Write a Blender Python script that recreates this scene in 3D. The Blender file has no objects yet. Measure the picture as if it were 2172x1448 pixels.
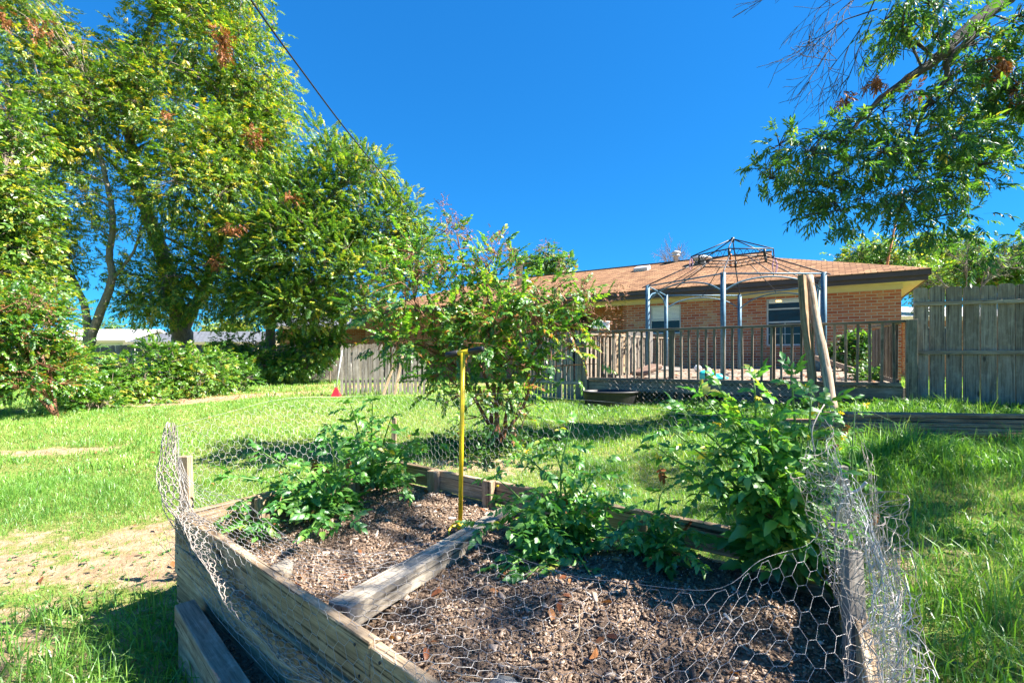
import bpy, bmesh, math, random
import numpy as np
from mathutils import Vector, Matrix
R = math.radians
S = bpy.context.scene
COL = S.collection
rng = np.random.default_rng(7)
random.seed(7)
H = 1.4                                   # camera height above the ground beneath it

# ------------------------------------------------------------------ camera
cam_d = bpy.data.cameras.new('camera'); cam = bpy.data.objects.new('camera', cam_d); COL.objects.link(cam)
cam.location = (0, 0, H); cam.rotation_euler = (R(90), 0, 0)
cam_d.sensor_width = 36; cam_d.lens = 16.575; cam_d.shift_y = 28/2172
cam_d.clip_start = 0.05; cam_d.clip_end = 2000
S.camera = cam
S.render.resolution_x = 1024; S.render.resolution_y = 682
# ------------------------------------------------------------------ light
SUN_AZ = (0.98, -0.12); SUN_EL = 46.0
w_ = bpy.data.worlds.new('World'); S.world = w_; w_.use_nodes = True
nt = w_.node_tree; nt.nodes.clear()
out = nt.nodes.new('ShaderNodeOutputWorld'); bg = nt.nodes.new('ShaderNodeBackground')
sky = nt.nodes.new('ShaderNodeTexSky'); sky.sky_type = 'NISHITA'; sky.sun_disc = False
sky.sun_elevation = R(SUN_EL); sky.sun_rotation = math.atan2(SUN_AZ[0], SUN_AZ[1])
sky.altitude = 0; sky.air_density = 1.0; sky.dust_density = 0.0; sky.ozone_density = 4.0
hs = nt.nodes.new('ShaderNodeHueSaturation'); hs.inputs['Saturation'].default_value = 1.35
hs.inputs['Hue'].default_value = 0.497
tm = nt.nodes.new('ShaderNodeMix'); tm.data_type = 'RGBA'; tm.blend_type = 'MULTIPLY'; tm.inputs[0].default_value = 1
tm.inputs[7].default_value = (.08, .445, .78, 1)
gm = nt.nodes.new('ShaderNodeGamma'); gm.inputs[1].default_value = 0.6
nt.links.new(sky.outputs[0], gm.inputs[0]); nt.links.new(gm.outputs[0], hs.inputs['Color']); nt.links.new(hs.outputs[0], tm.inputs[6]); nt.links.new(tm.outputs[2], bg.inputs[0])
bg.inputs[1].default_value = 0.105
nt.links.new(bg.outputs[0], out.inputs[0])
sd = bpy.data.lights.new('sun', 'SUN'); sd.energy = 4.3; sd.angle = R(0.5); sd.color = (1.0, 0.93, 0.82)
sun = bpy.data.objects.new('sun', sd); COL.objects.link(sun)
ce = math.cos(R(SUN_EL)); n_ = math.hypot(*SUN_AZ)
SUNV = Vector((SUN_AZ[0]/n_*ce, SUN_AZ[1]/n_*ce, math.sin(R(SUN_EL))))
sun.rotation_euler = SUNV.to_track_quat('Z', 'Y').to_euler()
S.view_settings.view_transform = 'Standard'; S.view_settings.look = 'None'
S.view_settings.exposure = 2.35; S.view_settings.gamma = 1.0

# ------------------------------------------------------------------ materials
def nodes(name):
    m = bpy.data.materials.new(name); m.use_nodes = True
    t = m.node_tree; t.nodes.clear()
    o = t.nodes.new('ShaderNodeOutputMaterial')
    def N(k, **kw):
        n = t.nodes.new(k)
        for a, b in kw.items(): setattr(n, a, b)
        return n
    def Lk(a, b): t.links.new(a, b)
    return m, t, o, N, Lk
def ramp(N, stops):
    r = N('ShaderNodeValToRGB'); e = r.color_ramp.elements
    while len(e) > 1: e.remove(e[-1])
    e[0].position = stops[0][0]; e[0].color = (*stops[0][1], 1)
    for p, c in stops[1:]:
        x = e.new(p); x.color = (*c, 1)
    return r
def mixc(N, Lk, fac, a, b, mode='MIX'):
    x = N('ShaderNodeMix'); x.data_type = 'RGBA'; x.blend_type = mode
    if isinstance(fac, (int, float)): x.inputs[0].default_value = fac
    else: Lk(fac, x.inputs[0])
    for i, v in ((6, a), (7, b)):
        if isinstance(v, tuple): x.inputs[i].default_value = (*v, 1)
        else: Lk(v, x.inputs[i])
    return x.outputs[2]
def noise(N, Lk, scale, detail=4, vec=None, rough=.55):
    n = N('ShaderNodeTexNoise'); n.inputs['Scale'].default_value = scale; n.inputs['Detail'].default_value = detail
    n.inputs['Roughness'].default_value = rough
    if vec is not None: Lk(vec, n.inputs['Vector'])
    return n.outputs['Fac']
def maprange(N, Lk, v, a, b, c=0, d=1):
    m = N('ShaderNodeMapRange'); Lk(v, m.inputs[0])
    for i, x in enumerate((a, b, c, d)): m.inputs[i+1].default_value = x
    return m.outputs[0]

def plain(name, col, rough=.6, metal=0, var=.25, vs=6, bump=.0, spec=.4, stretch=None):
    m, t, o, N, Lk = nodes(name)
    p = N('ShaderNodeBsdfPrincipled'); Lk(p.outputs[0], o.inputs[0])
    tc = N('ShaderNodeTexCoord'); v = tc.outputs['Object']
    if stretch:
        mp = N('ShaderNodeMapping'); mp.inputs['Scale'].default_value = stretch; Lk(v, mp.inputs[0]); v = mp.outputs[0]
    f = noise(N, Lk, vs, 6, v, .65)
    d = tuple(c*(1-var) for c in col); l = tuple(min(1, c*(1+var)) for c in col)
    r = ramp(N, [(.3, d), (.7, l)]); Lk(f, r.inputs[0]); Lk(r.outputs[0], p.inputs['Base Color'])
    p.inputs['Roughness'].default_value = rough; p.inputs['Metallic'].default_value = metal
    p.inputs['Specular IOR Level'].default_value = spec
    if bump:
        b = N('ShaderNodeBump'); b.inputs['Strength'].default_value = bump; b.inputs['Distance'].default_value = .01
        Lk(noise(N, Lk, vs*6, 5, v), b.inputs['Height']); Lk(b.outputs[0], p.inputs['Normal'])
    return m

def wood(name, dark, mid, light, grain=14, knots=True, rough=.8, stain=(.05, .035, .025), bump=.5):
    """weathered timber: grain runs along the local x axis; every board gets its own shade"""
    m, t, o, N, Lk = nodes(name)
    p = N('ShaderNodeBsdfPrincipled'); Lk(p.outputs[0], o.inputs[0])
    tc = N('ShaderNodeTexCoord'); oi = N('ShaderNodeObjectInfo')
    add = N('ShaderNodeVectorMath', operation='ADD'); Lk(tc.outputs['Object'], add.inputs[0])
    mul = N('ShaderNodeVectorMath', operation='SCALE'); mul.inputs['Scale'].default_value = 37.
    cb = N('ShaderNodeCombineXYZ')
    for i in range(3): Lk(oi.outputs['Random'], cb.inputs[i])
    Lk(cb.outputs[0], mul.inputs[0]); Lk(mul.outputs[0], add.inputs[1])
    # slight waviness then stretch along x
    mp = N('ShaderNodeMapping'); mp.inputs['Scale'].default_value = (.9, grain, grain); Lk(add.outputs[0], mp.inputs[0])
    g = noise(N, Lk, 3.2, 8, mp.outputs[0], .72)
    mp2 = N('ShaderNodeMapping'); mp2.inputs['Scale'].default_value = (1.2, 4, 4); Lk(add.outputs[0], mp2.inputs[0])
    big = noise(N, Lk, 1.6, 4, mp2.outputs[0])
    r = ramp(N, [(.28, dark), (.5, mid), (.72, light)]); Lk(g, r.inputs[0])
    c = mixc(N, Lk, maprange(N, Lk, big, .35, .75, 0, .6), r.outputs[0], stain)
    mpc = N('ShaderNodeMapping'); mpc.inputs['Scale'].default_value = (.55, 42, 42); Lk(add.outputs[0], mpc.inputs[0])
    ck = noise(N, Lk, 2.0, 3, mpc.outputs[0], .5)
    ckm = maprange(N, Lk, ck, .585, .65, 0, .85)
    c = mixc(N, Lk, ckm, c, tuple(x*.3 for x in dark))
    mps = N('ShaderNodeMapping'); mps.inputs['Scale'].default_value = (3, 5, 5); Lk(add.outputs[0], mps.inputs[0])
    c = mixc(N, Lk, maprange(N, Lk, noise(N, Lk, 2.5, 7, mps.outputs[0], .75), .5, .72, 0, .45), c, tuple(min(1, x*1.15) for x in light))
    hv = N('ShaderNodeHueSaturation'); Lk(c, hv.inputs['Color'])
    Lk(maprange(N, Lk, oi.outputs['Random'], 0, 1, .72, 1.25), hv.inputs['Value'])
    c = hv.outputs[0]
    if knots:
        vo = N('ShaderNodeTexVoronoi'); vo.inputs['Scale'].default_value = 1.0
        mp3 = N('ShaderNodeMapping'); mp3.inputs['Scale'].default_value = (2.2, 5.5, 5.5); Lk(add.outputs[0], mp3.inputs[0]); Lk(mp3.outputs[0], vo.inputs['Vector'])
        k = maprange(N, Lk, vo.outputs['Distance'], .05, .13, .85, 0)
        c = mixc(N, Lk, k, c, tuple(x*.35 for x in dark))
    Lk(c, p.inputs['Base Color']); p.inputs['Roughness'].default_value = rough; p.inputs['Specular IOR Level'].default_value = .25
    b = N('ShaderNodeBump'); b.inputs['Strength'].default_value = bump; b.inputs['Distance'].default_value = .006
    Lk(g, b.inputs['Height']); Lk(b.outputs[0], p.inputs['Normal'])
    return m

def leafmat(name, stops, trans=.45, gloss=.12, tr_tint=(1.25, 1.25, .55), rough=.45):
    m, t, o, N, Lk = nodes(name)
    at = N('ShaderNodeAttribute'); at.attribute_name = 'tint'
    r = ramp(N, stops); Lk(at.outputs['Fac'], r.inputs[0])
    col = r.outputs[0]
    d = N('ShaderNodeBsdfDiffuse'); Lk(col, d.inputs[0])
    tl = N('ShaderNodeBsdfTranslucent')
    Lk(mixc(N, Lk, 1.0, col, tr_tint, 'MULTIPLY'), tl.inputs[0])
    mx = N('ShaderNodeMixShader'); mx.inputs[0].default_value = trans
    Lk(d.outputs[0], mx.inputs[1]); Lk(tl.outputs[0], mx.inputs[2])
    g = N('ShaderNodeBsdfGlossy'); g.inputs['Roughness'].default_value = rough
    g.inputs[0].default_value = (.9, .95, 1, 1)
    mx2 = N('ShaderNodeMixShader'); mx2.inputs[0].default_value = gloss*.35
    Lk(mx.outputs[0], mx2.inputs[1]); Lk(g.outputs[0], mx2.inputs[2]); Lk(mx2.outputs[0], o.inputs[0])
    return m

M = {}
GR = (.055, .13, .016); 
M['leaf_pecan'] = leafmat('pecan_leaf', [(0, (.045, .12, .018)), (.4, (.12, .25, .025)), (.75, (.27, .39, .035)), (1, (.55, .42, .04))])
M['leaf_elm'] = leafmat('elm_leaf', [(0, (.04, .11, .02)), (.45, (.10, .23, .028)), (.8, (.24, .37, .04)), (1, (.48, .44, .05))])
M['leaf_dark'] = leafmat('shade_leaf', [(0, (.035, .11, .022)), (.5, (.08, .20, .035)), (.85, (.20, .33, .04)), (1, (.40, .34, .05))], trans=.5)
M['leaf_myrtle'] = leafmat('myrtle_leaf', [(0, (.035, .13, .02)), (.4, (.10, .27, .025)), (.78, (.24, .41, .04)), (.97, (.42, .44, .05)), (1, (.42, .18, .05))], trans=.5, gloss=.16)
M['leaf_shrub'] = leafmat('shrub_leaf', [(0, (.04, .13, .015)), (.5, (.11, .26, .025)), (.9, (.24, .38, .04)), (1, (.40, .36, .05))])
M['leaf_tomato'] = leafmat('tomato_leaf', [(0, (.045, .18, .03)), (.5, (.11, .32, .045)), (.85, (.24, .45, .06)), (1, (.46, .44, .06))], trans=.45, gloss=.17, rough=.45)
M['leaf_dead'] = leafmat('dead_leaf', [(0, (.13, .05, .025)), (.5, (.28, .10, .04)), (1, (.42, .20, .08))], trans=.2, gloss=.05)
M['seed'] = leafmat('seed_head', [(0, (.13, .07, .045)), (.6, (.34, .18, .12)), (1, (.55, .28, .22))], trans=.1, gloss=.03)
M['flower'] = leafmat('flower_yellow', [(0, (.75, .55, .02)), (1, (.85, .70, .05))], trans=.3)
M['grass'] = leafmat('grass_blade', [(0, (.07, .20, .025)), (.4, (.17, .37, .05)), (.75, (.31, .48, .09)), (1, (.54, .49, .22))], trans=.42, gloss=.14)
M['weed'] = leafmat('weed_leaf', [(0, (.03, .10, .02)), (.6, (.08, .22, .03)), (1, (.20, .34, .06))], trans=.4)
M['bark'] = plain('bark', (.19, .15, .115), .9, var=.55, vs=9, bump=.9, stretch=(3, 3, .8))
M['bark_pale'] = plain('pale_bark', (.20, .17, .13), .9, var=.45, vs=9, bump=.8, stretch=(3, 3, .8))
M['bark_dark'] = plain('dark_bark', (.055, .05, .05), .85, var=.4, vs=14, bump=.4)
M['bark_red'] = plain('smooth_red_bark', (.22, .095, .05), .7, var=.4, vs=12, bump=.3)
M['stem'] = plain('green_stem', (.13, .25, .05), .5, var=.25, vs=20)
M['w_deck'] = wood('weathered_deck_wood', (.11, .085, .065), (.24, .195, .15), (.38, .33, .27))
M['w_fence_pale'] = wood('pale_weathered_fence_wood', (.16, .13, .115), (.38, .33, .30), (.55, .50, .46))
M['w_fence'] = wood('weathered_fence_wood', (.13, .10, .085), (.31, .25, .205), (.48, .41, .35), stain=(.16, .10, .065))
M['w_picket'] = wood('grey_picket_wood', (.13, .115, .10), (.27, .24, .21), (.42, .39, .35), knots=False)
M['w_bed'] = wood('bed_board_wood', (.075, .045, .028), (.38, .27, .165), (.66, .53, .38), grain=20, stain=(.12, .085, .055), bump=.9)
M['w_beam'] = wood('grey_beam_wood', (.17, .14, .11), (.40, .35, .28), (.56, .51, .44), grain=18, stain=(.20, .15, .10), bump=.7)
M['w_pile'] = wood('brown_lumber', (.11, .05, .028), (.42, .20, .115), (.60, .36, .24), grain=20)
M['w_log'] = wood('leaning_log_wood', (.20, .10, .045), (.42, .26, .13), (.56, .42, .27), grain=9, stain=(.22, .16, .11))
M['w_loggrey'] = wood('leaning_grey_log_wood', (.13, .09, .065), (.34, .25, .18), (.52, .43, .34), grain=9, stain=(.18, .12, .08))
M['w_tier'] = wood('reddish_old_timber', (.12, .07, .05), (.38, .25, .18), (.60, .46, .37), grain=18, bump=.8)
M['w_grey'] = wood('old_grey_wood', (.12, .11, .10), (.24, .22, .20), (.36, .34, .31))
M['w_ply'] = wood('tan_panel_wood', (.35, .23, .12), (.52, .37, .22), (.62, .47, .30), knots=False)
M['trim'] = plain('brown_fascia_paint', (.075, .052, .048), .5, var=.12, vs=3)
M['cream'] = plain('cream_paint', (.58, .50, .31), .6, var=.06, vs=2)
M['white'] = plain('white_paint', (.78, .78, .76), .5, var=.05, vs=3)
M['alu'] = plain('window_aluminium', (.55, .56, .57), .5, metal=.1, var=.1)
M['gazebo'] = plain('dusty_blue_grey_metal', (.06, .14, .21), .55, metal=.1, var=.4, vs=14)
M['iron'] = plain('dark_iron', (.035, .04, .05), .5, metal=.4, var=.3, vs=14)
M['galv'] = plain('galvanised_wire', (.46, .45, .45), .5, metal=.3, var=.25, vs=30)
M['galv_old'] = plain('old_rusty_wire', (.40, .35, .31), .6, metal=.2, var=.35, vs=18)
M['rubber'] = plain('black_rubber', (.02, .02, .022), .5, var=.3, vs=10)
M['yellow'] = plain('yellow_enamel', (.86, .56, .02), .35, var=.22, vs=45)
M['red'] = plain('red_plastic', (.75, .03, .045), .35, var=.1)
M['teal'] = plain('teal_plastic', (.02, .42, .48), .35, var=.2, vs=8)
M['vinyl'] = plain('brown_cushion', (.22, .14, .10), .7, var=.3)
M['pinkr'] = plain('faded_pink_ribbon', (.55, .32, .50), .6, var=.3)
M['orange'] = plain('rusty_orange_mast', (.45, .16, .05), .6, var=.3)
M['cable'] = plain('black_cable', (.015, .015, .018), .6)
M['blockm'] = plain('concrete_lump', (.25, .24, .22), .9, var=.3, vs=15, bump=.5)
M['dark_in'] = plain('dark_room', (.02, .018, .016), .8)
M['metalwhite'] = plain('white_metal_siding', (.70, .71, .72), .5, var=.06, vs=3)

def brickmat(name, c1, c2, mortar, horiz='X'):
    m, t, o, N, Lk = nodes(name)
    p = N('ShaderNodeBsdfPrincipled'); Lk(p.outputs[0], o.inputs[0])
    tc = N('ShaderNodeTexCoord'); sp = N('ShaderNodeSeparateXYZ'); cb = N('ShaderNodeCombineXYZ')
    Lk(tc.outputs['Object'], sp.inputs[0]); Lk(sp.outputs[horiz], cb.inputs[0]); Lk(sp.outputs['Z'], cb.inputs[1])
    b = N('ShaderNodeTexBrick'); Lk(cb.outputs[0], b.inputs['Vector'])
    b.inputs['Scale'].default_value = 1.0; b.inputs['Brick Width'].default_value = .26; b.inputs['Row Height'].default_value = .086
    b.inputs['Mortar Size'].default_value = .010; b.inputs['Mortar Smooth'].default_value = .2
    b.inputs['Color1'].default_value = (*c1, 1); b.inputs['Color2'].default_value = (*c2, 1); b.inputs['Mortar'].default_value = (*mortar, 1)
    # a second, offset brick pattern gives the few buff bricks
    b2 = N('ShaderNodeTexBrick'); Lk(cb.outputs[0], b2.inputs['Vector'])
    b2.inputs['Scale'].default_value = 1.0; b2.inputs['Brick Width'].default_value = .26; b2.inputs['Row Height'].default_value = .086
    b2.inputs['Mortar Size'].default_value = 0.0; b2.inputs['Bias'].default_value = -.1
    b2.inputs['Color1'].default_value = (0, 0, 0, 1); b2.inputs['Color2'].default_value = (1, 1, 1, 1)
    nz = noise(N, Lk, 1.7, 3, cb.outputs[0])
    ml = N('ShaderNodeMath', operation='MULTIPLY'); Lk(b2.outputs['Color'], ml.inputs[0]); Lk(maprange(N, Lk, nz, .52, .66, 0, .9), ml.inputs[1])
    c = mixc(N, Lk, ml.outputs[0], b.outputs['Color'], (.52, .38, .20))
    mo = mixc(N, Lk, b.outputs['Fac'], c, mortar)
    f = noise(N, Lk, 30, 4, cb.outputs[0])
    c2_ = mixc(N, Lk, maprange(N, Lk, f, .3, .7, 0, .35), mo, (.12, .06, .04))
    Lk(c2_, p.inputs['Base Color']); p.inputs['Roughness'].default_value = .85
    bp = N('ShaderNodeBump'); bp.inputs['Strength'].default_value = .6; bp.inputs['Distance'].default_value = .008; bp.invert = True
    Lk(b.outputs['Fac'], bp.inputs['Height']); Lk(bp.outputs[0], p.inputs['Normal'])
    return m
M['brick'] = brickmat('red_brick', (.42, .085, .035), (.62, .22, .10), (.50, .42, .34))
M['brick_end'] = brickmat('red_brick_side', (.42, .085, .035), (.62, .22, .10), (.50, .42, .34), 'Y')

def shingle(name, ca, cb_, cc):
    m, t, o, N, Lk = nodes(name)
    p = N('ShaderNodeBsdfPrincipled'); Lk(p.outputs[0], o.inputs[0])
    tc = N('ShaderNodeTexCoord'); sp = N('ShaderNodeSeparateXYZ'); cb = N('ShaderNodeCombineXYZ')
    Lk(tc.outputs['Object'], sp.inputs[0])
    ad = N('ShaderNodeMath', operation='ADD'); Lk(sp.outputs['X'], ad.inputs[0]); Lk(sp.outputs['Y'], ad.inputs[1])
    Lk(sp.outputs['X'], cb.inputs[0])
    z3 = N('ShaderNodeMath', operation='MULTIPLY'); z3.inputs[1].default_value = 2.9; Lk(sp.outputs['Z'], z3.inputs[0]); Lk(z3.outputs[0], cb.inputs[1])
    b = N('ShaderNodeTexBrick'); Lk(cb.outputs[0], b.inputs['Vector'])
    b.inputs['Scale'].default_value = 1.0; b.inputs['Brick Width'].default_value = .28; b.inputs['Row Height'].default_value = .15
    b.inputs['Mortar Size'].default_value = .014; b.inputs['Mortar Smooth'].default_value = .3
    b.inputs['Color1'].default_value = (*ca, 1); b.inputs['Color2'].default_value = (*cb_, 1); b.inputs['Mortar'].default_value = tuple(x*.45 for x in ca)+(1,)
    f = noise(N, Lk, 1.1, 5, cb.outputs[0])
    c = mixc(N, Lk, maprange(N, Lk, f, .35, .65, 0, .4), b.outputs['Color'], cc)
    f2 = noise(N, Lk, 9, 3, cb.outputs[0])
    c = mixc(N, Lk, maprange(N, Lk, f2, .4, .7, 0, .35), c, (.08, .05, .035))
    Lk(c, p.inputs['Base Color']); p.inputs['Roughness'].default_value = .95; p.inputs['Specular IOR Level'].default_value = .1
    bp = N('ShaderNodeBump'); bp.inputs['Strength'].default_value = .8; bp.inputs['Distance'].default_value = .02; bp.invert = True
    Lk(b.outputs['Fac'], bp.inputs['Height']); Lk(bp.outputs[0], p.inputs['Normal'])
    return m
M['shingle'] = shingle('brown_shingles', (.17, .09, .05), (.40, .235, .125), (.22, .115, .07))
M['shingle_grey'] = shingle('blue_grey_shingles', (.12, .14, .17), (.17, .19, .22), (.09, .10, .13))
def glass():
    m, t, o, N, Lk = nodes('window_glass')
    p = N('ShaderNodeBsdfPrincipled'); Lk(p.outputs[0], o.inputs[0])
    p.inputs['Base Color'].default_value = (.02, .025, .03, 1); p.inputs['Roughness'].default_value = .06; p.inputs['Specular IOR Level'].default_value = .35
    return m
M['glass'] = glass()
def lampm():
    m, t, o, N, Lk = nodes('lit_lamp'); e = N('ShaderNodeEmission'); e.inputs[0].default_value = (1, .55, .12, 1); e.inputs[1].default_value = 2.5
    Lk(e.outputs[0], o.inputs[0]); return m
M['lamp'] = lampm()
def soilmat():
    m, t, o, N, Lk = nodes('garden_soil')
    p = N('ShaderNodeBsdfPrincipled'); Lk(p.outputs[0], o.inputs[0])
    tc = N('ShaderNodeTexCoord'); v = tc.outputs['Object']
    a = noise(N, Lk, 26, 8, v, .7); b = noise(N, Lk, 4, 4, v)
    r = ramp(N, [(.3, (.10, .065, .042)), (.55, (.27, .185, .125)), (.75, (.46, .34, .24))]); Lk(a, r.inputs[0])
    c = mixc(N, Lk, maprange(N, Lk, b, .4, .7, 0, .5), r.outputs[0], (.16, .105, .075))
    vo = N('ShaderNodeTexVoronoi'); vo.inputs['Scale'].default_value = 75; Lk(v, vo.inputs['Vector'])
    c = mixc(N, Lk, maprange(N, Lk, vo.outputs['Distance'], .10, .16, .8, 0), c, (.55, .52, .48))
    Lk(c, p.inputs['Base Color']); p.inputs['Roughness'].default_value = .95
    bp = N('ShaderNodeBump'); bp.inputs['Strength'].default_value = 1; bp.inputs['Distance'].default_value = .02
    Lk(a, bp.inputs['Height']); Lk(bp.outputs[0], p.inputs['Normal'])
    return m
M['soil'] = soilmat()
M['chip'] = leafmat('mulch_chip', [(0, (.07, .046, .03)), (.5, (.24, .165, .112)), (.85, (.45, .34, .25)), (1, (.64, .56, .47))], trans=0.0, gloss=.1)
M['perlite'] = plain('white_perlite', (.75, .74, .72), .8)
def groundmat():
    m, t, o, N, Lk = nodes('lawn_ground')
    p = N('ShaderNodeBsdfPrincipled'); Lk(p.outputs[0], o.inputs[0])
    tc = N('ShaderNodeTexCoord'); v = tc.outputs['Object']
    at = N('ShaderNodeAttribute'); at.attribute_name = 'bare'
    a = noise(N, Lk, 9, 9, v, .7); b = noise(N, Lk, 55, 6, v, .7); c0 = noise(N, Lk, .6, 4, v)
    soil = ramp(N, [(.3, (.24, .155, .09)), (.52, (.42, .30, .19)), (.72, (.56, .44, .30))]); Lk(a, soil.inputs[0])
    sc = mixc(N, Lk, maprange(N, Lk, b, .45, .7, 0, .6), soil.outputs[0], (.22, .13, .075))
    gr = ramp(N, [(.3, (.11, .14, .035)), (.5, (.19, .22, .055)), (.7, (.32, .31, .11))]); Lk(b, gr.inputs[0])
    gc = mixc(N, Lk, maprange(N, Lk, c0, .4, .65, 0, .5), gr.outputs[0], (.17, .25, .055))
    fa = N('ShaderNodeMath', operation='ADD'); Lk(at.outputs['Fac'], fa.inputs[0])
    Lk(maprange(N, Lk, a, .35, .7, -.35, .35), fa.inputs[1])
    c = mixc(N, Lk, maprange(N, Lk, fa.outputs[0], .35, .62, 0, 1), gc, sc)
    Lk(c, p.inputs['Base Color']); p.inputs['Roughness'].default_value = .95; p.inputs['Specular IOR Level'].default_value = .1
    bp = N('ShaderNodeBump'); bp.inputs['Strength'].default_value = .9; bp.inputs['Distance'].default_value = .03
    Lk(b, bp.inputs['Height']); Lk(bp.outputs[0], p.inputs['Normal'])
    return m
M['ground'] = groundmat()

# ------------------------------------------------------------------ object helpers
WM = {}
def tag(o, label, cat, group=None, kind=None):
    if label: o['label'] = label
    if cat: o['category'] = cat
    if group: o['group'] = group
    if kind: o['kind'] = kind
    return o
def link(name, data, mat=None, parent=None, mtx=None):
    o = bpy.data.objects.new(name, data); COL.objects.link(o)
    mtx = mtx or Matrix.Identity(4)
    if mat is not None and data is not None:
        data.materials.append(M[mat] if isinstance(mat, str) else mat)
    if parent is not None:
        o.parent = parent; o.matrix_parent_inverse = WM[parent.name].inverted()
    o.matrix_basis = mtx; WM[o.name] = mtx.copy()
    return o
def thing(name, label, cat, loc=(0, 0, 0), group=None):
    return tag(link(name, None, None, None, Matrix.Translation(loc)), label, cat, group)
def mesh_np(name, V, F, tint=None, smooth=False):
    V = np.asarray(V, dtype=np.float32); F = np.asarray(F, dtype=np.int32)
    me = bpy.data.meshes.new(name)
    me.vertices.add(len(V)); me.vertices.foreach_set('co', V.ravel())
    k = F.shape[1]; me.loops.add(F.size); me.loops.foreach_set('vertex_index', F.ravel())
    me.polygons.add(len(F)); me.polygons.foreach_set('loop_start', np.arange(0, F.size, k, dtype=np.int32))
    me.update(calc_edges=True)
    if tint is not None:
        a = me.attributes.new('tint', 'FLOAT', 'POINT'); a.data.foreach_set('value', np.asarray(tint, dtype=np.float32))
    if smooth: me.polygons.foreach_set('use_smooth', np.ones(len(F), dtype=bool))
    me.validate()
    return me
def frame(p0, p1, up=(0, 0, 1)):
    p0 = Vector(p0); x = (Vector(p1)-p0).normalized(); up = Vector(up)
    y = up.cross(x)
    if y.length < 1e-4: y = Vector((0, 1, 0)).cross(x)
    y.normalize(); z = x.cross(y)
    m = Matrix.Identity(4)
    for i, a in enumerate((x, y, z)):
        for j in range(3): m[j][i] = a[j]
    m.translation = p0
    return m
def boxes_mesh(name, bl, bevel=0):
    bm = bmesh.new()
    for (x0, y0, z0, x1, y1, z1) in bl:
        g = bmesh.ops.create_cube(bm, size=1)
        for v in g['verts']:
            v.co = Vector(((x0+x1)/2+v.co.x*(x1-x0), (y0+y1)/2+v.co.y*(y1-y0), (z0+z1)/2+v.co.z*(z1-z0)))
    if bevel: bmesh.ops.bevel(bm, geom=bm.edges[:], offset=bevel, segments=1, affect='EDGES')
    me = bpy.data.meshes.new(name); bm.to_mesh(me); bm.free(); return me
def board(name, p0, p1, w, t, up, mat, parent=None, bevel=.003, warp=0., dz=0):
    """box from p0 to p1; w along `up`, t across"""
    p0 = Vector(p0); p1 = Vector(p1); L = (p1-p0).length
    n = max(1, int(L/.25)) if warp else 1
    bm = bmesh.new()
    g = bmesh.ops.create_cube(bm, size=1)
    for v in g['verts']: v.co = Vector(((v.co.x+.5)*L, v.co.y*t, v.co.z*w))
    if bevel: bmesh.ops.bevel(bm, geom=bm.edges[:], offset=min(bevel, t*.3, w*.3), segments=1, affect='EDGES')
    if n > 1:
        for k in range(1, n):
            bmesh.ops.bisect_plane(bm, geom=bm.verts[:]+bm.edges[:]+bm.faces[:], plane_co=(L*k/n, 0, 0), plane_no=(1, 0, 0))
        a = random.uniform(-warp, warp); b = random.uniform(-warp, warp); ph = random.uniform(0, 6)
        for v in bm.verts:
            s = v.co.x/L
            v.co.y += a*math.sin(math.pi*s)+.4*warp*math.sin(7*s+ph); v.co.z += b*math.sin(math.pi*s)*.6+.25*warp*math.sin(9*s+ph)
    me = bpy.data.meshes.new(name); bm.to_mesh(me); bm.free()
    return link(name, me, mat, parent, frame(p0, p1, up))
def segs(A, B, ra, rb, k=5):
    """tapered prisms, vectorised: returns V, F(quads)"""
    A = np.asarray(A, float); B = np.asarray(B, float); n = len(A)
    ra = np.broadcast_to(np.asarray(ra, float), (n,)); rb = np.broadcast_to(np.asarray(rb, float), (n,))
    d = B-A; d /= np.linalg.norm(d, axis=1, keepdims=True)+1e-9
    ref = np.where(np.abs(d[:, 2:3]) > .9, np.array([[1., 0, 0]]), np.array([[0, 0, 1.]]))
    x = np.cross(ref, d); x /= np.linalg.norm(x, axis=1, keepdims=True)+1e-9; y = np.cross(d, x)
    th = np.arange(k)*2*math.pi/k
    o = x[:, None]*np.cos(th)[None, :, None]+y[:, None]*np.sin(th)[None, :, None]
    V = np.concatenate([A[:, None]+o*ra[:, None, None], B[:, None]+o*rb[:, None, None]], 1).reshape(-1, 3)
    i = np.arange(k); j = (i+1) % k
    f = np.stack([i, j, j+k, i+k], 1)
    F = (f[None]+(np.arange(n)*2*k)[:, None, None]).reshape(-1, 4)
    return V, F
def poly_tube(P, rad, k=7):
    """continuous tube through points"""
    P = np.asarray(P, float); n = len(P); rad = np.broadcast_to(np.asarray(rad, float), (n,))
    d = np.gradient(P, axis=0); d /= np.linalg.norm(d, axis=1, keepdims=True)+1e-9
    x = np.zeros_like(P); r = np.array([0.31, .17, .93]); 
    for i in range(n):
        r = r-d[i]*np.dot(r, d[i]); 
        if np.linalg.norm(r) < 1e-3: r = np.array([1., 0, 0])-d[i]*d[i][0]
        r /= np.linalg.norm(r); x[i] = r
    y = np.cross(d, x); th = np.arange(k)*2*math.pi/k
    V = (P[:, None]+(x[:, None]*np.cos(th)[None, :, None]+y[:, None]*np.sin(th)[None, :, None])*rad[:, None, None]).reshape(-1, 3)
    i = np.arange(k); j = (i+1) % k; f = np.stack([i, j, j+k, i+k], 1)
    F = (f[None]+(np.arange(n-1)*k)[:, None, None]).reshape(-1, 4)
    # closed ends
    V = np.concatenate([V, P[:1], P[-1:]]); c0 = n*k; c1 = c0+1
    e0 = np.stack([np.full(k, c0), j, i, i], 1); e1 = np.stack([np.full(k, c1), i+(n-1)*k, j+(n-1)*k, j+(n-1)*k], 1)
    return V, F, e0[:, :3], e1[:, :3]
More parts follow.
